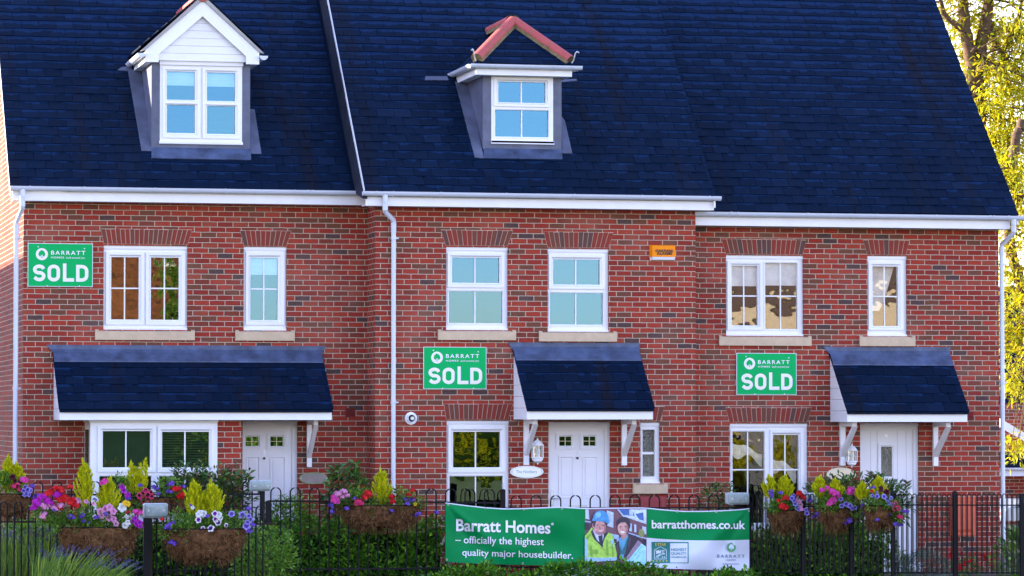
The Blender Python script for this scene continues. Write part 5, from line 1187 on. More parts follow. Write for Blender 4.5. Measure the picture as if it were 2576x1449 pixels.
for li, (nm, rgb, polys) in enumerate(layers):
    ink(nm, *rgb)
    if nm not in names: names.append(nm)
    for pi, p in enumerate(polys):
        p = [(min(max(x, 46), 952), min(max(y, 352), 1190)) for x, y in p]
        ar = sum(p[i][0] * p[(i + 1) % len(p)][1] - p[(i + 1) % len(p)][0] * p[i][1] for i in range(len(p)))
        if ar > 0: p = p[::-1]
        bpoly(m, 'a5', p, .006 + li * .0011 + pi * .0001, names.index(nm))
m.build('picture', names, PH)
# ================================================================== PLANTS
def rnd_dirs(n):
    d = np.random.normal(size=(n, 3)); return d / np.linalg.norm(d, axis=1, keepdims=True)
def leaves(P, D, size, width=0.42, fold=0.25, curl=0.15):
    """folded leaf: 4 points, 2 triangles; P base points, D directions, size lengths"""
    n = len(P); up = np.tile(np.array([[0, 0, 1.0]]), (n, 1)) + np.random.normal(size=(n, 3)) * 0.5
    side = np.cross(D, up); side /= (np.linalg.norm(side, axis=1, keepdims=True) + 1e-9); nrm = np.cross(side, D)
    s = (np.random.uniform(0.65, 1.15, n) * size)[:, None]
    base = P; tip = P + D * s - np.array([[0, 0, 1]]) * s * curl
    mid = P + D * s * 0.45 + nrm * s * fold * -0.3
    l = mid + side * s * width / 2 + nrm * s * fold * 0.35; r = mid - side * s * width / 2 + nrm * s * fold * 0.35
    V = np.stack([base, l, tip, r], 1).reshape(-1, 3); i = np.arange(n)[:, None] * 4
    T = np.concatenate([i + np.array([[0, 1, 2]]), i + np.array([[0, 2, 3]])], 0)
    return V, T
def merge(parts):
    Vs, Ts, o = [], [], 0
    for V, T in parts: Vs.append(V); Ts.append(T + o); o += len(V)
    return np.concatenate(Vs), np.concatenate(Ts)
def norm(a): return a / (np.linalg.norm(a, axis=1, keepdims=True) + 1e-9)
def clump_points(c, r, nclump, per, cr, shell=0.55):
    """leaf points gathered in clumps through an ellipsoid; returns points and outward directions"""
    d = rnd_dirs(nclump); rad = np.random.uniform(shell, 1.0, (nclump, 1)); C = np.array([c]) + d * rad * np.array([r])
    C = np.repeat(C, per, 0); q = rnd_dirs(len(C)) * (np.random.uniform(0.1, 1, (len(C), 1)) ** 0.5) * cr
    P = C + q; out = norm((P - np.array([c])) / np.array([r])); return P, norm(out * 0.7 + norm(q) * 0.8 + rnd_dirs(len(P)) * 0.5)
def stems(c0, n, h, spread, mat, parent, r=0.008, name='stem'):
    m = MB()
    for i in range(n):
        a = random.uniform(0, 6.28); s = random.uniform(.2, 1) * spread
        m.tube([c0, (c0[0] + math.cos(a) * s * .4, c0[1] + math.sin(a) * s * .4, c0[2] + h * .5), (c0[0] + math.cos(a) * s, c0[1] + math.sin(a) * s * .7, c0[2] + h * random.uniform(.75, 1))], [r, r * .8, r * .3], 5)
    return m.build(name, mat, parent)
def bush(name, label, cat, c, r, n, leaf, mat, width=0.42, nclump=60, cr=0.12, group=None, shoots=0, shoot_h=0.3, shell=0.5, box=None, stem_mat='stem_brown'):
    """shrub: stems plus a crown of single leaves in clumps; box=(x0,x1,y0,y1,z0,z1) makes a clipped hedge instead"""
    T = thing(name, label, cat, (c[0], c[1], 0), group)
    parts = []
    if box:
        x0, x1, y0, y1, z0, z1 = box
        m_ = nclump; C = np.column_stack([np.random.uniform(x0, x1, m_), np.random.uniform(y0, y1, m_), np.random.uniform(z0, z1, m_)])
        k = np.random.rand(m_); C[k < .80, 1] = y0 + np.abs(np.random.normal(0, .04, (k < .80).sum())); C[k > .72, 2] = z1 - np.abs(np.random.normal(0, .05, (k > .72).sum()))
        C[:, 2] += 0.09 * np.exp(-((C[:, 0] - 0.90) / .50) ** 2) * (y0 < -2) - 0.10 * (C[:, 0] > 1.6) * (y0 < -2)
        C[:, 2] += 0.05 * np.sin(C[:, 0] * 5.1) + 0.03 * np.sin(C[:, 0] * 13)
        per = n // m_; CC = np.repeat(C, per, 0); q = rnd_dirs(len(CC)) * (np.random.rand(len(CC), 1) ** .5) * cr; P = CC + q
        D = norm(norm(q) + np.array([[0, -.55, .45]]) + rnd_dirs(len(P)) * .5); parts.append(leaves(P, D, leaf, width))
    else:
        P, D = clump_points(c, r, nclump, max(1, n // nclump), cr, shell); D = norm(D + np.array([[0, -.1, .35]])); parts.append(leaves(P, D, leaf, width))
    for i in range(shoots):                                   # upright leafy shoots breaking the outline
        a = random.uniform(-1, 1); b_ = random.uniform(-1, 1); bx = c[0] + a * r[0] * .9; by = c[1] + b_ * r[1] * .6; bz = c[2] + r[2] * math.sqrt(max(0.05, 1 - a * a * .8)) * .75
        hgt = random.uniform(.4, 1) * shoot_h; k = int(6 + hgt * 40); t = np.linspace(0, 1, k)[:, None]; lean = np.array([[random.uniform(-.3, .3), random.uniform(-.2, .2), 1]])
        P = np.array([[bx, by, bz]]) + t * lean * hgt; ang = np.arange(k) * 2.4; D = norm(np.column_stack([np.cos(ang), np.sin(ang), np.full(k, .75)])); parts.append(leaves(P, D, leaf * 1.15, width * .9))
    V, Tr = merge(parts); np_mesh('foliage', V, Tr, mat, T)
    stems((c[0], c[1], 0.0), 7, (c[2] + r[2] * .6) if not box else box[5] * .9, (r[0] if not box else (box[1] - box[0]) * .4) * .7, stem_mat, T)
    return T
def PX(u, v, Y): p = at(u, v, Y); return (p.x, p.y, p.z)
def size_at(Y): return 8800.0 / ((Y - CAM.y) / math.cos(YAW) * 1.0)      # photo px per metre at depth Y (near enough)
def ellipse_px(u0, v0, u1, v1, Y, dy):
    X0, X1, Z0, Z1 = rect((u0, v0, u1, v1), Y); return ((X0 + X1) / 2, Y, (Z0 + Z1) / 2), ((X1 - X0) / 2, dy, (Z1 - Z0) / 2)
# hedges
def hedge(label, u0, v0, u1, Y0, Y1, n, mat, leaf=0.092, nclump=200, z0=-0.05):
    a = at(u0, v0, Y0); b_ = at(u1, v0, Y0)
    T = bush('hedge', label, 'hedge', ((a.x + b_.x) / 2, (Y0 + Y1) / 2, 0.4), (1, .3, .4), n, leaf, mat, 0.45, nclump, 0.13, 'evergreen hedges', box=(a.x, b_.x, Y0, Y1, z0, a.z - 0.08))
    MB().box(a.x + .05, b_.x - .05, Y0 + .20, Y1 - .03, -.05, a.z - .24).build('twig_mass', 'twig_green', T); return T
hedge('dark glossy hedge behind the railing under the lone middle flower basket', 690, 1306, 1123, -1.46, -0.75, 5600, 'hedge_leaf', nclump=420)
hedge('dark clipped hedge along the foot of the green and white banner', 1085, 1433, 1895, -2.15, -1.74, 5200, 'hedge_leaf', nclump=330, z0=0.05)
hedge('dark hedge behind the close-set railing below the three right baskets', 1893, 1322, 2243, -0.98, -0.45, 4600, 'hedge_leaf', nclump=340)
hedge('dark hedge between the two railings behind the big left baskets', -20, 1318, 690, -1.46, -0.8, 6800, 'hedge_leaf', nclump=480)
c, r = ellipse_px(-30, 1305, 230, 1460, -3.6, .35); bush('shrub', 'bright green shrub behind the lavender at the left edge', 'shrub', c, r, 2600, .065, 'bright_leaf', .45, 120, .12, 'garden shrubs', shoots=8, shoot_h=.12)
c, r = ellipse_px(585, 1335, 745, 1475, -3.0, .35); bush('shrub', 'bright green arching shrub right of the big white and purple petunia basket', 'shrub', c, r, 2300, .075, 'bright_leaf', .38, 110, .13, 'garden shrubs', shoots=12, shoot_h=.2)
c, r = ellipse_px(640, 1262, 800, 1345, -1.2, .25); bush('shrub', 'mid green shrub at the foot of the white door numbered 5', 'shrub', c, r, 1100, .075, 'bright_leaf', .4, 70, .11, 'garden shrubs', shoots=10, shoot_h=.2)
c, r = ellipse_px(395, 1190, 640, 1330, -0.95, .32); bush('shrub', 'large shrub with reddish young leaves before the bay window and brick pier', 'shrub', c, r, 2300, .105, 'photinia_leaf', .36, 120, .17, 'garden shrubs', shoots=24, shoot_h=.28)
c, r = ellipse_px(815, 1197, 935, 1300, -0.75, .25); bush('shrub', 'laurel shrub with big leaves behind the middle basket and clay plaque', 'shrub', c, r, 520, .125, 'photinia_leaf', .42, 60, .15, 'garden shrubs', shoots=9, shoot_h=.25)
c, r = ellipse_px(2020, 1208, 2290, 1335, -0.55, .30); bush('shrub', 'dark laurel-like shrub behind the right baskets and before the planked door', 'shrub', c, r, 2300, .115, 'photinia_leaf', .34, 120, .17, 'garden shrubs', shoots=22, shoot_h=.20)
c, r = ellipse_px(1760, 1225, 1850, 1290, -0.7, .2); bush('shrub', 'small dark shrub under the low window behind the banner', 'shrub', c, r, 420, .085, 'photinia_leaf', .35, 40, .1, 'garden shrubs', shoots=6, shoot_h=.15)
c, r = ellipse_px(2228, 1376, 2290, 1470, -1.2, .2); bush('shrub', 'small yellow-green shrub at the foot of the planked door', 'shrub', c, r, 900, .04, 'bright_leaf', .5, 60, .06, 'garden shrubs')
c, r = ellipse_px(2268, 1384, 2388, 1480, -1.45, .3); bush('shrub', 'dense grey-green domed shrub behind the railing below the meter box', 'shrub', c, r, 4200, .035, 'hebe_leaf', .5, 240, .06, 'garden shrubs', shell=.85)
c, r = ellipse_px(2505, 1350, 2600, 1470, -0.9, .3); bush('shrub', 'lime green leafy plant in the bottom right corner', 'shrub', c, r, 420, .16, 'bright_leaf', .30, 40, .14, 'garden shrubs', shoots=10, shoot_h=.22)
# red bedding flowers by the meter box wall
def flower_mesh_geranium(name, mat, r=0.045, n=34):
    P = rnd_dirs(n) * r * .75; P[:, 2] = np.abs(P[:, 2]) * .9 - r * .15; D = norm(P + rnd_dirs(n) * .01); s = r * .55
    a = norm(np.cross(D, rnd_dirs(n))); b_ = np.cross(D, a); P = P + D * r * .25
    V = np.stack([P + a * s, P + b_ * s + D * s * .2, P - a * s, P - b_ * s - D * s * .2], 1).reshape(-1, 3); i = np.arange(n)[:, None] * 4
    T = np.concatenate([i + np.array([[0, 1, 2]]), i + np.array([[0, 2, 3]])]); return mesh_only(name, V, T, [mat])
def mesh_only(name, V, T, mats, mi=None):
    me = bpy.data.meshes.new(name); me.from_pydata(V.tolist(), [], T.tolist())
    for m_ in mats: me.materials.append(MATS[m_])
    if mi is not None: me.polygons.foreach_set('material_index', np.asarray(mi, dtype=np.int32))
    me.update(); return me
def flower_mesh_petunia(name, mat, eye, r=0.032, inner=0.45):
    """five-lobed trumpet facing -Y"""
    n = 20; V = [(0, 0.028, 0)]; mi = []; F = []
    for ring_, (f, dy) in enumerate(((0.30, 0.0), (inner + .15, -0.010), (1.0, -0.006))):
        for k in range(n):
            t = 2 * math.pi * k / n; rr = r * f * (1 + (.13 * math.cos(5 * t) if ring_ == 2 else 0)); V.append((rr * math.cos(t), dy + .004 * math.sin(5 * t + ring_), rr * math.sin(t)))
    for k in range(n):
        k2 = (k + 1) % n; F.append((0, 1 + k, 1 + k2)); mi.append(1)
        for g in range(2):
            a = 1 + g * n
            F.append((a + k, a + n + k, a + n + k2)); F.append((a + k, a + n + k2, a + k2)); mi += [1 if g == 0 else 0] * 2
    me = bpy.data.meshes.new(name); me.from_pydata(V, [], F); me.materials.append(MATS[mat]); me.materials.append(MATS[eye]); me.polygons.foreach_set('material_index', mi); me.polygons.foreach_set('use_smooth', [True] * len(F)); me.update(); return me
FM = {}
for k in PETAL: FM['g_' + k] = flower_mesh_geranium('geranium_head', 'petal_' + k); FM['v_' + k] = flower_mesh_geranium('lobelia_tuft', 'petal_' + k, .032, 20)
for nm, a, b_ in (('p_purple_white', 'petal_white', 'petal_purple'), ('p_lilac', 'petal_lilac', 'petal_violet'), ('p_white', 'petal_white', 'petal_white'), ('p_pale_pink', 'petal_pale_pink', 'petal_pale_pink'), ('p_rose', 'petal_rose', 'petal_maroon'), ('p_magenta', 'petal_magenta', 'petal_purple'), ('p_yellow', 'petal_yellow', 'petal_yellow'), ('p_maroon', 'petal_maroon', 'petal_maroon'), ('p_pink', 'petal_pink', 'petal_pink')):
    FM[nm] = flower_mesh_petunia('petunia_bloom', a, b_)
KIND = {'g': 'geranium_head', 'v': 'lobelia_tuft', 'p': 'petunia_bloom'}
def bloom(parent, kind, pos, scale=1.0):
    o = bpy.data.objects.new(KIND[kind[0]], FM[kind]); COL.objects.link(o); o.parent = parent; ORG[o] = ORG[parent]
    o.location = Vector(pos) - ORG[parent]; o.scale = (scale,) * 3
    o.rotation_euler = (random.uniform(-.5, .35), random.uniform(-3, 3), random.uniform(-.6, .6)) if kind[0] == 'p' else (random.uniform(-.4, .4), random.uniform(-.3, .3), random.uniform(0, 6.2)); return o
RB = thing('flower_bed_plant', 'red flowering bedding plant at the wall under the meter box', 'bedding plant', PX(2430, 1440, -0.7))
P, D = clump_points(PX(2432, 1428, -0.7), (.26, .15, .13), 40, 14, .06); V, T = leaves(P, norm(D + np.array([[0, 0, .4]])), .05, .5); np_mesh('foliage', V, T, 'hedge_leaf', RB)
for u, v in ((2395, 1392), (2389, 1400), (2420, 1394), (2428, 1417), (2436, 1414), (2444, 1410), (2422, 1421), (2413, 1424), (2472, 1396), (2481, 1408), (2415, 1432), (2475, 1400)): bloom(RB, 'g_red', PX(u, v, -.85), .75)
# lavender
def lavender(label, u0, u1, vt, Y, n, lean, seed):
    rg = np.random.RandomState(seed); T = thing('lavender_bush', label, 'lavender', (at((u0 + u1) / 2, 1440, Y).x, Y, 0), 'lavender bushes'); st = []; sp = []; sh = []
    for i in range(n):
        ub = u0 + (u1 - u0) * rg.rand(); b_ = np.array(PX(ub, 1475, Y + rg.uniform(-.3, .3))); b_[2] = min(b_[2], .16)
        h = (rg.uniform(.78, 1.08) if i % 3 == 1 else rg.uniform(.40, .88)) * (at(ub, vt, Y).z - b_[2]) ; le = lean + rg.normal(0, .16) + (ub - (u0 + u1) / 2) / (u1 - u0) * .5
        dirx = h * le; k = 5; t = np.linspace(0, 1, k); ctr = np.column_stack([b_[0] + dirx * t ** 1.5, b_[1] + rg.normal(0, .08) * t, b_[2] + h * (t - .10 * abs(le) * t * t)])
        w = .0045; q = np.array([w, 0.0, 0.0]); V = np.concatenate([ctr - q, ctr + q + np.array([0, .002, 0])]); F = np.array([(j, k + j, k + j + 1) for j in range(k - 1)] + [(j, k + j + 1, j + 1) for j in range(k - 1)]); st.append((V, F))
        tipd = ctr[-1] - ctr[-2]; tipd /= np.linalg.norm(tipd)
        if i % 3 == 1:
            m_ = 16; f = rg.rand(m_)[:, None]; Pp = ctr[-1] + tipd * (f - .3) * .085 + rg.normal(0, .006, (m_, 3)); sp.append(leaves(Pp, norm(tipd + rnd_dirs(m_) * .7), .020, .55))
        m_ = 4; f = rg.rand(m_)[:, None]; Pp = ctr[0] + (ctr[3] - ctr[0]) * f * .8; sh.append(leaves(Pp, norm(tipd + rnd_dirs(m_) * .45), .075, .10))
    V, F = merge(st); np_mesh('stalks', V, F, 'lavender_leaf', T); V, F = merge(sp); np_mesh('flower_spikes', V, F, 'lavender_spike', T); V, F = merge(sh); np_mesh('foliage', V, F, 'lavender_leaf', T)
lavender('lavender bush at the bottom left corner standing through the railing', -30, 122, 1336, -4.15, 330, .04, 1)
lavender('lavender bush fanning out to the right below the red and pink basket', 80, 225, 1382, -5.05, 300, .42, 2)
lavender('sunlit lavender sprays leaning over beneath the basket liner', 185, 285, 1412, -5.3, 190, .80, 3)

# ================================================================== FLOWER BASKETS
def liner(T, u0, u1, vt, vb, Y, dep, seed):
    """half-bowl of coir behind a wire rim, furry with strands"""
    rg = np.random.RandomState(seed); X0, X1, Zb, Zt = rect((u0, vt, u1, vb), Y - dep * .5); xc = (X0 + X1) / 2; hw = (X1 - X0) / 2; H = Zt - Zb
    nu, nv = 34, 14; vs = []; nrm = []
    for j in range(nv + 1):
        ph = (j / nv) * math.pi / 2
        for i in range(nu + 1):
            th = math.pi * i / nu; cx = -math.copysign(abs(math.cos(th)) ** .62, math.cos(th)); sy = math.sin(th) ** .62
            k = max(0.0, math.cos(ph)) ** .36; x, y, z = xc + hw * cx * k * (1 - .10 * math.sin(ph)), Y - dep * sy * k, Zt - H * math.sin(ph) ** 1.1
            nd = Vector((cx * .5, -sy, -math.sin(ph) * .9)); nd.normalize(); b_ = .022 * (math.sin(x * 17 + seed) * math.sin(z * 21) + rg.normal(0, .55)); vs.append((x + nd.x * b_, y + nd.y * b_, z + nd.z * b_)); nrm.append(nd)
    fs = [(j * (nu + 1) + i, (j + 1) * (nu + 1) + i, (j + 1) * (nu + 1) + i + 1, j * (nu + 1) + i + 1) for j in range(nv) for i in range(nu)]
    m = MB(); m.add(vs, fs, 0, True); m.build('liner', 'coir', T)
    V = np.array(vs); N = np.array([tuple(n) for n in nrm]); idx = rg.randint(0, len(V), int(5200 * hw)); P = V[idx] + rg.normal(0, .02, (len(idx), 3)); n = len(P)
    D = norm(N[idx] * .5 + rnd_dirs(n) * .8 + np.array([[0, -.1, -.55]])); s = rg.uniform(.04, .12, (n, 1)); W = norm(np.cross(D, rnd_dirs(n))) * .0032
    A = P - W; B = P + W; Cc = P + D * s + norm(np.cross(D, W)) * s * .35
    VV = np.stack([A, B, Cc], 1).reshape(-1, 3); np_mesh('coir_fibres', VV, np.arange(n * 3).reshape(-1, 3), 'coir_strand', T)
    m = MB(); m.tube([(xc - hw * math.copysign(abs(math.cos(math.pi * i / 20)) ** .62, math.cos(math.pi * i / 20)), Y - dep * math.sin(math.pi * i / 20) ** .62 * 1.02, Zt + .004) for i in range(21)], .008, 6); m.tube([(X0, Y, Zt), (X1, Y, Zt)], .008, 6)
    for i in range(1, 7): a = X0 + (X1 - X0) * i / 7; m.tube([(a, Y, Zt), (a, Y, Zb + .1)], .005, 5)
    m.build('wire_frame', 'iron', T)
    return xc, hw, Zt, Zb
def conifer(T, u, vt, vb, hw_px, Y, seed, twin=False):
    rg = np.random.RandomState(seed); b_ = np.array(PX(u, vb, Y)); tp = np.array(PX(u, vt, Y)); H = tp[2] - b_[2]; R = hw_px / 176.0; n = int(1500 + 2600 * H)
    axes = [(-.27, .92), (.27, 1.0)] if twin else [(0.0, 1.0)]
    Ps, Ds = [], []
    for ox, hs in axes:
        ns = 46 if not twin else 30; k = n // (ns * len(axes)) + 1
        for s_ in range(ns):
            t0 = (s_ / ns) ** 1.15 * .86; a = rg.rand() * 6.283; w = R * (1 if not twin else .72) * (1 - t0) ** .95 * 1.1 * (.75 + .25 * min(1, t0 * 8)) * rg.uniform(.7, 1.12)
            L0 = H * hs * (1 - t0) * rg.uniform(.30, .52) if s_ < ns - 1 else H * hs * (1 - t0)
            f = rg.rand(k)[:, None]; ax = np.array([b_[0] + ox * R * 1.5 * min(1, .25 + t0), b_[1], b_[2] + t0 * H * hs])
            tip = np.array([math.cos(a) * w, math.sin(a) * w * .8, L0]); arcf = np.column_stack([np.sqrt(f[:, 0]), np.sqrt(f[:, 0]), f[:, 0] ** 1.15])
            P_ = ax + tip * arcf + rg.normal(0, 1, (k, 3)) * R * .10 * (1.08 - f); Ps.append(P_); Ds.append(np.tile(tip / np.linalg.norm(tip) * .7 + np.array([0, 0, .55]), (k, 1)))
    P = np.concatenate(Ps); n = len(P); D = norm(np.concatenate(Ds) + rnd_dirs(n) * .42); V, F = leaves(P, D, .048, .26, .2, .0); np_mesh('conifer', V, F, 'conifer_gold', T); return
def foliage(T, blobs, Y, mat='basket_leaf', leaf=.045, dens=1.0):
    parts = []
    for u, v, ru, rv in blobs:
        c = PX(u, v, Y); s = 176.0; P, D = clump_points(c, (ru / s * 1.08, .16, rv / s * 1.1), 30, int(22 * dens * max(.5, ru * rv / 900)), .055, .45); parts.append(leaves(P, norm(D + np.array([[0, -.25, .3]])), leaf, .5))
    V, F = merge(parts); np_mesh('foliage', V, F, mat, T)
def basket(label, Y, ln, dep, conif, blobs, blooms, seed):
    T = thing('flower_basket', label, 'flower basket', (at((ln[0] + ln[1]) / 2, ln[3], Y).x, Y, at((ln[0] + ln[1]) / 2, ln[3], Y).z), 'flower baskets on the railings')
    liner(T, ln[0], ln[1], ln[2], ln[3], Y, dep, seed)
    for i, c in enumerate(conif): conifer(T, *c[:4], Y - .10 - .03 * i, seed * 10 + i, len(c) > 4)
    foliage(T, blobs, Y - .17)
    for k, lst in blooms.items():
        for e in lst:
            u, v = e[0], e[1]; sc = e[2] if len(e) > 2 else 1.0
            p = PX(u, v, Y - .27 - random.uniform(0, .05)); q = bloom(T, k, p, sc)
    return T
# A: red and pink, front left
A1 = lambda x, y: (x * .21295, 1140.4 + y * .21295)
A2 = lambda x, y: (335.4 + x * .21295, 1140.4 + y * .21295)
A3 = lambda x, y: (737.9 + x * .21295, 1140.4 + y * .21295)
A6 = lambda x, y: (1797.7 + x * .21295, 1140.4 + y * .21295)
def L_(f, *pts): return [(*f(p[0], p[1]), *p[2:]) for p in pts]
basket('big basket of red and pink geraniums with two golden conifers, front left', YF1 - .06, (150, 345, 1327, 1402), .30,
       [(213, 1158, 1278, 25), (271, 1201, 1300, 34)], [(130, 1290, 40, 22), (200, 1300, 50, 22), (255, 1300, 50, 24), (310, 1305, 34, 22), (170, 1318, 60, 14), (262, 1322, 70, 12), (105, 1283, 18, 16)],
       {'g_red': L_(A1, (590, 460), (560, 480), (690, 420), (720, 440), (660, 420), (760, 530, 1.2), (800, 560, 1.2), (840, 590, 1.1), (730, 560), (690, 545), (890, 620), (860, 560), (700, 640), (830, 400, .8)),
        'g_magenta': L_(A1, (430, 570), (480, 530), (520, 510), (560, 560), (590, 590), (450, 600), (400, 645), (670, 490), (700, 500)), 'g_pale_pink': L_(A1, (490, 620), (530, 640), (560, 620), (630, 640), (660, 660), (720, 620), (880, 560), (910, 570), (520, 720), (500, 755, .8)),
        'g_pink': L_(A1, (1240, 330, .9), (1210, 350, .8), (1640, 700), (1600, 690, .8)), 'p_magenta': L_(A1, (1570, 790, 1.2), (1610, 830, 1.2), (1650, 820, 1.2), (1600, 770, 1.1), (1655, 860)),
        'p_pale_pink': L_(A1, (1180, 690, 1.5), (1240, 660, 1.6), (1290, 640, 1.5), (1340, 690, 1.4), (1200, 740, 1.2), (1290, 760, 1.5), (1340, 780, 1.3), (1370, 830, 1.2), (1020, 570, .9), (1100, 595, .8)), 'v_violet': L_(A1, (830, 750, 1.2), (860, 765), (970, 740, 1.2), (985, 800), (1140, 760, 1.1), (1220, 720, 1.1), (1250, 720), (1120, 550, .8), (640, 670), (1060, 820, .7)),
        'p_white': L_(A1, (1440, 640, 1.8), (1460, 620, 1.3), (1480, 850, 1.4), (1510, 820, 1.2), (1500, 745), (1120, 750, 1.0)), 'p_yellow': L_(A1, (1490, 590, 1.2), (1515, 600, 1.1), (1470, 590)), 'v_red': L_(A1, (1510, 700, .8))}, 11)
basket('big basket of white and purple petunias with twin golden conifers', YF1 - .10, (412, 619, 1331, 1408), .32,
       [(489, 1209, 1300, 31), (533, 1211, 1305, 33)], [(455, 1310, 36, 22), (500, 1318, 40, 16), (555, 1315, 46, 18), (598, 1310, 22, 22), (430, 1335, 22, 14), (465, 1340, 20, 16)],
       {'p_white': L_(A2, (790, 710, 1.4), (830, 715, 1.4), (770, 725, 1.2), (1010, 730, 1.4), (1025, 760, 1.2), (700, 640, .8), (1095, 850, .9)), 'p_purple_white': L_(A2, (765, 785, 1.35), (960, 710, 1.3), (975, 780, 1.3), (1000, 815, 1.4), (918, 890, 1.5), (822, 888, 1.0), (1092, 850, .9)),
        'p_lilac': L_(A2, (1280, 725, 1.6), (1160, 715, 1.3), (1340, 860, 1.6), (1360, 740, 1.0), (1390, 780, 1.2), (1345, 815), (1150, 720)), 'v_violet': L_(A2, (1360, 655, 1.1), (1370, 920, 1.2), (1410, 845), (400, 870, 1.1), (430, 850, 1.1), (470, 820), (385, 890), (420, 890), (460, 1050, 1.1), (440, 1060), (490, 1070), (715, 985, .6), (870, 745, 1.0), (675, 615, .6)), 'v_red': L_(A2, (340, 780, .8))}, 12)
basket('left edge basket with gold conifers above lilac and dark flowers', YF - .06, (-40, 84, 1243, 1297), .28,
       [(18, 1149, 1240, 26), (44, 1166, 1242, 24)], [(15, 1225, 30, 20), (50, 1222, 18, 14), (5, 1205, 16, 14)],
       {'p_lilac': L_(A1, (300, 400, 1.2), (330, 430, 1.2), (280, 440), (360, 440, 1.1), (310, 480), (340, 490), (290, 490)), 'v_violet': L_(A1, (380, 390, 1.1), (430, 510, 1.2), (460, 500), (400, 530)), 'p_maroon': L_(A1, (150, 280, 1.3), (225, 355, 1.2), (180, 330)), 'g_pink': L_(A1, (270, 315, 1.1), (295, 320)), 'g_rose': L_(A1, (190, 400, .9), (220, 430, .8), (160, 390, .8), (210, 370, .7))}, 13)
basket('basket of rose petunias half hidden behind the thick post lamp', YF - .06, (330, 462, 1252, 1288), .28,
       [(345, 1157, 1246, 37, 1)], [(305, 1218, 22, 20), (330, 1265, 22, 22), (420, 1225, 34, 18), (370, 1255, 22, 14), (440, 1242, 24, 12)],
       {'p_rose': L_(A1, (1640, 500, 1.3), (1700, 470, 1.4), (1745, 490, 1.4), (1690, 550, 1.4), (1750, 545, 1.4), (1790, 510, 1.2), (1720, 440, 1.2), (1780, 460)), 'p_magenta': L_(A1, (1440, 400, 1.2), (1460, 440, 1.4), (1430, 380), (1510, 490, 1.2), (1500, 510)), 'v_violet': L_(A1, (1655, 380), (1820, 400, 1.1), (1850, 420), (2010, 370, 1.2), (2030, 350), (1990, 450, 1.1), (2010, 460), (2165, 395), (1870, 480, .9), (1520, 540)), 'g_red': L_(A1, (2060, 420, 1.0), (2090, 430, .9), (2120, 415, .7), (2120, 515, 1.1), (2140, 500), (2160, 475, .6))}, 14)
basket('lone middle basket with one golden conifer left of the banner', YF - .06, (855, 1063, 1272, 1327), .30,
       [(959, 1181, 1272, 30)], [(885, 1262, 34, 18), (905, 1244, 20, 14), (1008, 1245, 22, 16), (1040, 1258, 26, 20), (958, 1270, 26, 14), (1000, 1268, 34, 10), (928, 1285, 8, 14)],
       {'g_pink': L_(A3, (480, 520, 1.0), (500, 560, 1.2), (480, 570)), 'g_pale_pink': L_(A3, (535, 490, 1.2), (520, 480), (590, 460, 1.1), (635, 500, .9), (580, 510, .8)), 'v_violet': L_(A3, (440, 610, 1.2), (455, 630), (460, 690), (630, 655, 1.1), (730, 535), (1150, 690, 1.3), (1170, 680), (1350, 600, 1.2), (1475, 720, 1.2), (1460, 730), (1390, 545, 1.1), (1410, 560), (1320, 540, 1.0), (1690, 700), (1700, 690, .7)), 'g_rose': L_(A3, (775, 580, 1.3), (765, 590, 1.2)), 'g_red': L_(A3, (875, 475, 1.1), (890, 490), (842, 525, 1.1), (1175, 575, .9), (1165, 515, .9), (1360, 490, .8), (1410, 440, .7)), 'p_yellow': L_(A3, (1440, 600, .8))}, 15)
YG = -1.95
basket('round basket with red geraniums and lilac petunias beside the banner', YG, (1938, 2022, 1284, 1334), .24,
       [(1936, 1198, 1255, 22), (1974, 1198, 1258, 26)], [(1960, 1262, 22, 20), (1990, 1265, 20, 18), (1950, 1275, 20, 12)],
       {'g_red': L_(A6, (835, 535, 1.1), (800, 630, 1.2), (830, 640, 1.1), (755, 560, .7), (1000, 470, .9), (1025, 500, .9), (1050, 530, .8)), 'v_violet': L_(A6, (665, 450, 1.1), (670, 480), (785, 470, 1.1), (680, 510, .8), (1130, 560, 1.1), (1215, 720, 1.1), (1170, 750, .8), (1195, 750)), 'p_lilac': L_(A6, (915, 530, 1.1), (940, 560), (950, 600, 1.1), (970, 640, 1.2), (1000, 660), (1090, 705, 1.2), (1075, 670), (930, 500)), 'p_pale_pink': L_(A6, (970, 540, 1.1), (1000, 570, 1.1), (1020, 610), (1010, 640), (1030, 660, .8))}, 16)
basket('round basket with pink geraniums, middle of the three right of the banner', YG - .45, (2069, 2140, 1280, 1332), .24,
       [(2062, 1200, 1255, 20), (2102, 1206, 1265, 23)], [(2078, 1258, 22, 18), (2110, 1264, 24, 16), (2083, 1278, 18, 10), (2135, 1256, 18, 16), (2150, 1285, 16, 12)],
       {'g_pink': L_(A6, (1400, 470, 1.2), (1440, 490, 1.2), (1380, 450), (1400, 550, 1.1), (1370, 590, 1.2), (1270, 440, .9), (1610, 440, 1.2), (1650, 470, 1.2), (1720, 520, 1.0), (1600, 460), (1330, 405, .7)), 'p_lilac': L_(A6, (1500, 620, 1.1), (1555, 600, 1.2), (1600, 620, 1.2), (1620, 650, 1.1), (1490, 540, 1.0), (1660, 640)), 'v_violet': L_(A6, (1740, 620, 1.1), (1590, 790, 1.2), (1600, 810), (1540, 830, .7), (1770, 710, .8))}, 17)
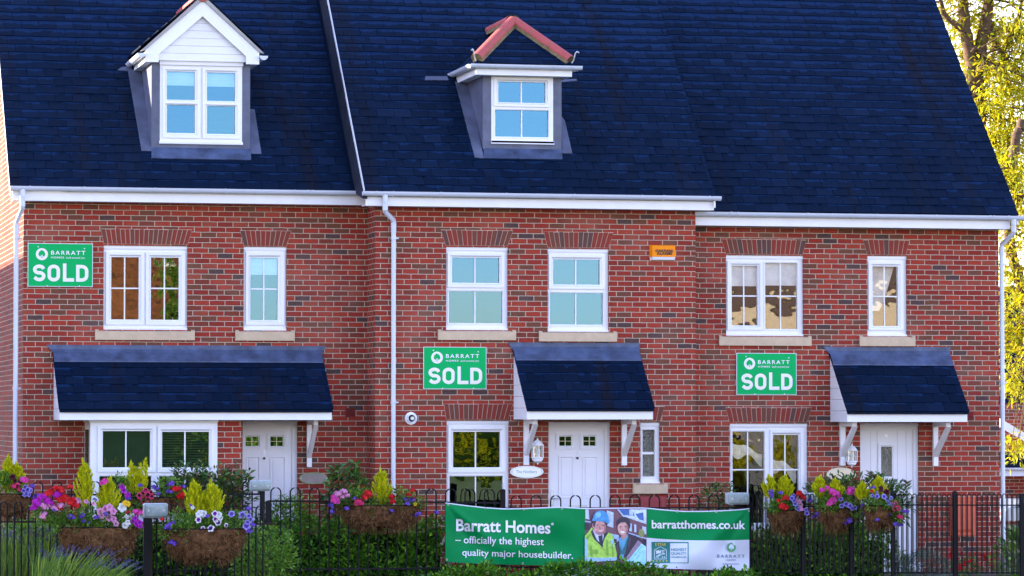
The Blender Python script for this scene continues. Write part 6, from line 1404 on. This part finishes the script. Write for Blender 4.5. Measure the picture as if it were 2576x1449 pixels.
basket('round basket with lilac petunias and two dark maroon blooms, rightmost', YG - .85, (2178, 2250, 1273, 1326), .24,
       [(2170, 1216, 1258, 20), (2212, 1199, 1262, 24)], [(2195, 1262, 24, 18), (2225, 1258, 20, 16), (2240, 1270, 18, 12), (2255, 1295, 14, 22)],
       {'p_maroon': L_(A6, (1960, 420, 1.5), (2030, 460, 1.4)), 'p_lilac': L_(A6, (1910, 470, 1.0), (1920, 510, 1.1), (2000, 510, 1.1), (2030, 540, 1.1), (2080, 530), (2060, 590, 1.0), (2110, 610), (1860, 500, .8)), 'p_rose': L_(A6, (2130, 600, 1.4), (2150, 640, 1.4), (2110, 650, 1.3), (2170, 650, 1.1)), 'v_violet': L_(A6, (1870, 410, 1.0), (2240, 690, 1.1), (2270, 690), (2140, 840, 1.1), (2200, 850, 1.0), (1920, 790, .9), (2070, 730, .7)), 'g_rose': L_(A6, (2190, 750, .9)), 'g_red': L_(A6, (1860, 450, .5))}, 18)

# ================================================================== GROUND
def sheet(name, x0, x1, y0, y1, z, mat, kind='structure'):
    m = MB(); m.add([(x0, y0, z), (x1, y0, z), (x1, y1, z), (x0, y1, z)], [(0, 1, 2, 3)]); return m.build(name, mat, kind=kind)
sheet('ground', -900, 900, -900, 900, -0.012, 'grass_ground') if False else None
plain('turf', (0.06, 0.10, 0.025), 0.95, var=.4, scale=1.5, bump=.5, bscale=40)
sheet('ground', -900, 900, -900, 900, -0.02, 'turf'); sheet('garden_soil', -9, 9, -5.6, 0.7, 0.0, 'soil')
m = MB(); m.box(-60, 60, -8.4, -5.8, -.015, .02); m.build('pavement', 'paving', kind='structure'); m = MB(); m.box(-60, 60, -8.55, -8.41, -.2, .02); m.build('kerb', 'kerb_stone', kind='structure')
sheet('road', -60, 60, -15.5, -8.56, -0.008, 'tarmac'); m = MB()
sheet('side_path', 7.6, 30, -5.5, 26, -0.006, 'tarmac')

# ================================================================== TREES
def grow(base, pts, r0, r1, m):
    m.tube(pts, [r0 + (r1 - r0) * i / (len(pts) - 1) for i in range(len(pts))], 9)
def tree(label, trunks, fol, mat, leaf, seed, group, twigs=120, dens=1.0, name='tree', cat='tree', width=.42, base=None):
    """trunks: list of (points, r0, r1); fol: list of (centre, radii, leaves)"""
    rg = np.random.RandomState(seed); b_ = trunks[0][0][0]; T = thing(name, label, cat, (b_[0], b_[1], 0), group)
    m = MB(); nodes = []
    for pts, r0, r1 in trunks:
        n = 9; fine = []
        for i in range(len(pts) - 1):
            a, c = Vector(pts[i]), Vector(pts[i + 1])
            for k in range(n if i == len(pts) - 2 else n - 1): t = k / (n - 1); fine.append(a.lerp(c, t) + Vector(rg.normal(0, .022 * (1 - abs(2 * t - 1)) * max(.4, r0 * 4), 3)))
        m.tube(fine, [(r0 + (r1 - r0) * i / (len(fine) - 1)) * rg.uniform(.93, 1.07) for i in range(len(fine))], 9); nodes += fine[len(fine) // 3:]
    m.build('trunk', 'bark', T)
    tw = MB(); parts = []
    for c, r, n in fol:
        k = max(6, n // 34); d = rnd_dirs(k); C = np.array([c]) + d * (rg.rand(k, 1) ** .4) * np.array([r])
        for q in C:                                           # a twig from the nearest limb to each spray
            nd = min(nodes, key=lambda p: (p.x - q[0]) ** 2 + (p.y - q[1]) ** 2 + (p.z - q[2]) ** 2 + rg.rand() * .5); mid = (np.array(nd) + q) / 2 + rg.normal(0, .10, 3) + np.array([0, 0, -.06])
            if rg.rand() < .55: tw.tube([nd, tuple(mid), tuple(q)], [.022, .012, .004], 4, caps=False)
        per = int(52 * dens); CC = np.repeat(C, per, 0); off = rg.normal(0, 1, (len(CC), 3)) * np.array([[.17, .17, .09]]); P = CC + off
        D = norm(off * np.array([[1, 1, .6]]) + rnd_dirs(len(P)) * .25 + np.array([[0, 0, -.06]])); parts.append(leaves(P, D, leaf, width))
    tw.build('twigs', 'bark', T); V, F = merge(parts); np_mesh('crown', V, F, mat, T); return T
R1 = lambda x, y: ((3400 + x / 1.811) * DF, (y / 1.811) * DF)          # zoom used to read the trees
def tp(Y, *pts): return [PX(*R1(x, y), Y) for x, y in pts]
YT = 11.0
low = lambda p, z=0.0: (p[0], p[1], z)
a0 = PX(2430, 900, YT); a1 = PX(*R1(470, 720), YT)
tree('tall spreading tree with forked brown trunk right beside the slate roof edge', [
    ([low((a0[0] + .25, YT, 0)), PX(2450, 760, YT), a1, PX(*R1(455, 480), YT)], .24, .17), (tp(YT, (455, 500), (425, 340), (395, 190), (385, 40), (380, -120)), .13, .085), (tp(YT, (470, 480), (500, 360), (520, 230), (550, 80), (570, -120)), .13, .09),
    (tp(YT - .1, (395, 210), (340, 175), (250, 90), (215, -60)), .07, .035), (tp(YT + .2, (545, 110), (570, 190), (620, 320), (650, 380)), .075, .05), (tp(YT - .2, (480, 500), (530, 430), (520, 360), (470, 325), (440, 355)), .06, .03), (tp(YT + .3, (640, 370), (700, 260), (760, 120), (800, -60)), .06, .03), (tp(YT - .2, (470, 640), (430, 600), (410, 560)), .05, .02)],
    [(PX(2420, 30, YT), (.55, 1.0, .5), 620), (PX(2480, 110, YT + .8), (.9, 1.3, .7), 1300), (PX(2550, 80, YT), (.8, 1.3, .9), 1500), (PX(2450, 230, YT), (.45, 1.0, .6), 720), (PX(2540, 260, YT + .5), (.8, 1.2, .7), 1500), (PX(2480, 330, YT - .4), (.45, .9, .6), 700), (PX(2560, 380, YT), (.7, 1.2, .7), 1400), (PX(2510, 470, YT), (.45, 1.0, .6), 700), (PX(2640, 200, YT), (1, 1.5, 1.6), 1800), (PX(2390, -60, YT), (.8, 1.2, .6), 900), (PX(2520, -90, YT), (1.2, 1.5, .8), 1500)],
    'tree_leaf', .125, 21, 'trees behind the houses', width=.34)
YT2 = 9.0
tree('second tree with leaning trunk low behind the right downpipe', [
    ([low(PX(2610, 900, YT2)), PX(2600, 900, YT2), PX(2580, 760, YT2), PX(2545, 640, YT2), PX(2535, 560, YT2)], .10, .09), (tp(YT2, (715, 1290), (690, 1180), (730, 1050), (745, 920), (790, 820)), .10, .08), (tp(YT2, (660, 1160), (700, 1100)), .07, .05), (tp(YT2 - .2, (730, 1350), (770, 1330), (820, 1320)), .06, .03)],
    [(PX(2545, 470, YT2), (.5, .9, .45), 900), (PX(2560, 560, YT2 + .4), (.5, .9, .5), 800), (PX(2555, 690, YT2 - .3), (.35, .8, .5), 520), (PX(2560, 840, YT2), (.4, .8, .6), 800), (PX(2545, 960, YT2 - .4), (.22, .6, .5), 420), (PX(2552, 1115, YT2 - .5), (.16, .3, .25), 160), (PX(2630, 700, YT2), (.8, 1, 1.4), 900), (PX(2515, 420, YT2), (.3, .7, .4), 420)],
    'tree_leaf', .12, 22, 'trees behind the houses', width=.34)

# ================================================================== HOUSE AND CAR BEHIND, BOTTOM RIGHT
YH = 22.0
R8 = lambda x, y: ((3440 + x * .5243) * DF, (1400 + y * .5243) * DF)
hx0 = at(2470, 1150, YH).x; hx1 = hx0 + 8.5
BH = thing('brick_house', 'distant brick house with white bargeboard and lean-to porch at the right edge', 'house', ((hx0 + hx1) / 2, YH + 4, 0), 'terraced brick houses')
MB().box(hx0, hx1, YH, YH + .3, 0, 2.6).build('front_wall', 'brick', BH)
zg = at(2550, 1176, YH).z; zr0 = at(2550, 1112, YH).z
m = MB(); slope_slab(m, hx0 - .3, hx1 + .3, YH - .3, zg + .05, 6.0, .9, .08); m.build('roof', 'slate', BH)
m = MB(); P = [PX(*R8(x, y), YH - .6) for x, y in ((655, 340), (655, 385), (900, 560), (900, 505))]
apx = P[0][0] - .2; MB().prism_xz([(apx, P[1][2]), (P[2][0], P[2][2]), (P[3][0], P[3][2]), (apx, P[0][2] + .05)], YH - .62, YH - .58).build('bargeboard', 'paint_white', BH)
MB().prism_xz([(apx - 1.8, P[0][2] - 1.2), (P[3][0] + .4, P[3][2] + .1), (apx + .3, P[0][2] + 2.6)], YH + 1.7, YH + 1.9).build('gable_wall', 'red_tile', BH)
m = MB(); m.prism_yz([(YH - .42 + .06 * math.cos(t), zg + .06 * math.sin(t)) for t in [math.pi + math.pi * i / 6 for i in range(7)]], hx0 - .3, hx1 + .3); m.box(hx0 - .3, hx1 + .3, YH - .36, YH - .34, zg - .18, zg); m.build('gutter', 'gutter_white', BH)
zl = at(2550, 1223, YH - 1.2).z; zt = at(2550, 1185, YH).z
m = MB(); m.add([(hx0 + 1.0, YH - 1.2, zl), (hx1, YH - 1.2, zl), (hx1, YH, zt - .05), (hx0 + 1.75, YH, zt - .05)], [(0, 1, 2, 3)]); m.build('porch_roof', 'lead_pale', BH)
m = MB(); m.tube([(hx0 + 1.0, YH - 1.2, zl + .03), (hx0 + 1.75, YH, zt)], .06, 8); m.build('hip_tile', 'red_tile', BH)
m = MB(); m.box(hx0 + .9, hx1, YH - 1.3, YH - 1.22, zl - .12, zl + .02); m.box(hx0 + 1.35, hx0 + 1.45, YH - 1.28, YH - 1.18, 0, zl - .12); m.build('porch_trim', 'paint_white', BH)
# parked car, only its side and screen show between the railing and the downpipe
YC = 15.0; c0 = at(2520, 1330, YC); cx = c0.x
CR = thing('parked_car', 'parked car with pale blue glass behind the railing at the right edge', 'car', (cx + 1.6, YC, 0))
zc = lambda v: at(2550, v, YC).z
plain('car_paint', (0.30, 0.36, 0.44), 0.25, metal=.4, var=.03)
zb, zt = zc(1335), zc(1258); zb = max(.3, zb); belt = zb + (zt - zb) * .5
m = MB(); m.prism_xz([(cx, zb), (cx + 3.9, zb), (cx + 3.95, belt - .05), (cx + 3.1, belt + .02), (cx + .1, belt + .02), (cx - .02, belt - .15)], YC, YC + 1.7); m.prism_xz([(cx + .12, belt + .021), (cx + 3.0, belt + .021), (cx + 2.3, zt), (cx + .5, zt)], YC + .08, YC + 1.62); m.build('body', 'car_paint', CR)
glass_mat('glass_car', .6, (.75, .92, 1.0), 0.0, (.3, .4, .45))
m = MB(); m.add([(cx + .25, YC + .072, belt + .05), (cx + 2.8, YC + .072, belt + .05), (cx + 2.2, YC + .072, zt - .06), (cx + .55, YC + .072, zt - .06)], [(0, 1, 2, 3)]); m.build('side_window', 'glass_car', CR)
plain('tyre', (.02, .02, .02), .8)
for wx in (cx + .7, cx + 3.1):
    m = MB(); m.disc_xz((wx, .31), .31, .31, YC - .01, YC + .2, 24); Wh = m.build('wheel', 'tyre', CR); m = MB(); m.disc_xz((wx, .31), .19, .19, YC - .02, YC - .011, 20); m.build('rim', 'steel', Wh)
m = MB(); m.box(cx + .02, cx + .06, YC - .004, YC + .3, belt - .14, belt - .04); m.build('tail_light', 'meter_red', CR)

# ================================================================== ACROSS THE STREET (seen only in the window panes) AND NEXT DOOR (unseen house added to cast shade here)
def garden_tree(label, x, y, h, r, mat, n, seed, trunk=1.0):
    b_ = (x, y, 0)
    tree(label, [([b_, (x + .1, y, h * .35), (x - .1, y + .1, h * .6)], .18, .1), ([(x, y, h * .4), (x + r * .5, y, h * .7)], .08, .04), ([(x, y, h * .4), (x - r * .5, y, h * .7)], .08, .04)], [((x, y, h * .52), (r, r * .8, h * .46), n)], mat, .26, seed, 'trees across the street', dens=1.0)
YA = -72.0
for i, (x, h, r, mt) in enumerate(((-12, 3.0, 2.4, 'tree_leaf'), (-7.5, 2.7, 2.4, 'bright_leaf'), (-2.5, 2.9, 2.3, 'bright_leaf'), (6.8, 2.7, 2.2, 'bright_leaf'), (11.5, 3.6, 2.6, 'tree_leaf'), (15.5, 3.4, 2.4, 'tree_leaf'), (19.5, 2.5, 2.0, 'bright_leaf'), (24.2, 1.9, 1.2, 'tree_leaf'))):
    garden_tree('tree across the street mirrored in the window panes', x, YA + (i % 2), h, r, mt, 2200, 40 + i)
plain('roof_brown', (.10, .07, .055), .8, var=.2); plain('tile_hung', (0.17, 0.065, 0.022), .9, var=.75, scale=1.1)
TH = thing('tile_hung_house', 'tall brown tile-hung house across the street mirrored in the left upstairs window', 'house', (2.4, YA - 5, 0))
MB().prism_xz([(-0.6, 0), (4.9, 0), (4.9, 7.6), (2.1, 9.6), (-0.6, 7.6)], YA - 6, YA - 2).build('walls', 'tile_hung', TH)
mb = MB(); mb.prism_xz([(-0.8, 7.45), (2.1, 9.61), (5.1, 7.45), (5.1, 7.6), (2.1, 9.8), (-0.8, 7.6)], YA - 6.2, YA - 1.8); mb.build('roof', 'roof_brown', TH)
garden_tree('slender green tree across the street mirrored at the edge of the left upstairs window', 4.75, YA, 9.6, 1.25, 'bright_leaf', 6000, 61)
AH = bush('hedge', 'clipped hedge across the street mirrored in the ground floor panes', 'hedge', (3, YA + 2.6, .4), (1, .3, .4), 9000, .30, 'hedge_leaf', .5, 420, .45, 'evergreen hedges', box=(-17, 9, YA + 1.0, YA + 2.0, 0, 4.0))
AH2 = bush('hedge', 'tall bright hedge across the street mirrored in the low middle window', 'hedge', (15, YA + 1.6, .4), (1, .3, .4), 6000, .30, 'bright_leaf', .5, 260, .45, 'evergreen hedges', box=(9, 21, YA + 1.0, YA + 2.0, 0, 4.2))
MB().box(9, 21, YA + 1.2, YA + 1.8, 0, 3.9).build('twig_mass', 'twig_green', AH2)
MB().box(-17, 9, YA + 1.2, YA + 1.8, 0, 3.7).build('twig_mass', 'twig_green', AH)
plain('render_cream', (0.62, 0.54, 0.40), .9, var=.06)
CH = thing('rendered_house', 'cream house across the street mirrored in the right upstairs windows', 'house', (27.5, YA - 6, 0))
MB().plate((23.9, 34, 0, 6.9), [(24.6, 25.6, 1.2, 2.6), (28, 29.4, 1.2, 2.6), (24.6, 25.6, 4.0, 5.0), (30, 31.2, 3.6, 5.0)], YA - 2.2, YA - 2.5).build('front_wall', 'render_cream', CH)
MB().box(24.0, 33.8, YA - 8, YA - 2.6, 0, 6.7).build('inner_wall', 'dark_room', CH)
m = MB(); m.prism_yz([(YA - 1.9, 6.8), (YA - 6, 11.6), (YA - 10, 6.8)], 23.6, 34.3); m.build('roof', 'roof_brown', CH)
NH = thing('brick_house', 'unseen brick house added left of the terrace to shade it', 'house', (-19, 2, 0), 'terraced brick houses')  # out of view; added to shade the lower left gable and front garden
nx0, nx1, ny0, ny1 = -23.5, -14.0, -0.75, 11.0
m = MB(); m.box(nx0, nx1, ny0, ny1, -.1, 5.3); m.prism_xz([(nx0, 5.3), (nx1, 5.3), (nx1 - 2.4, 7.4), (nx0 + 2.4, 7.4)], ny0 + .2, ny1 - .2); m.build('walls', 'brick', NH)
m = MB(); m.prism_xz([(nx0 - .3, 5.31), (nx0 - .3, 5.22), (nx0 + 2.4, 7.41), (nx1 - 2.4, 7.41), (nx1 + .3, 5.22), (nx1 + .3, 5.31), (nx1 - 2.4, 7.55), (nx0 + 2.4, 7.55)], ny0 - .3, ny1 + .3); m.build('roof', 'roof_brown', NH)
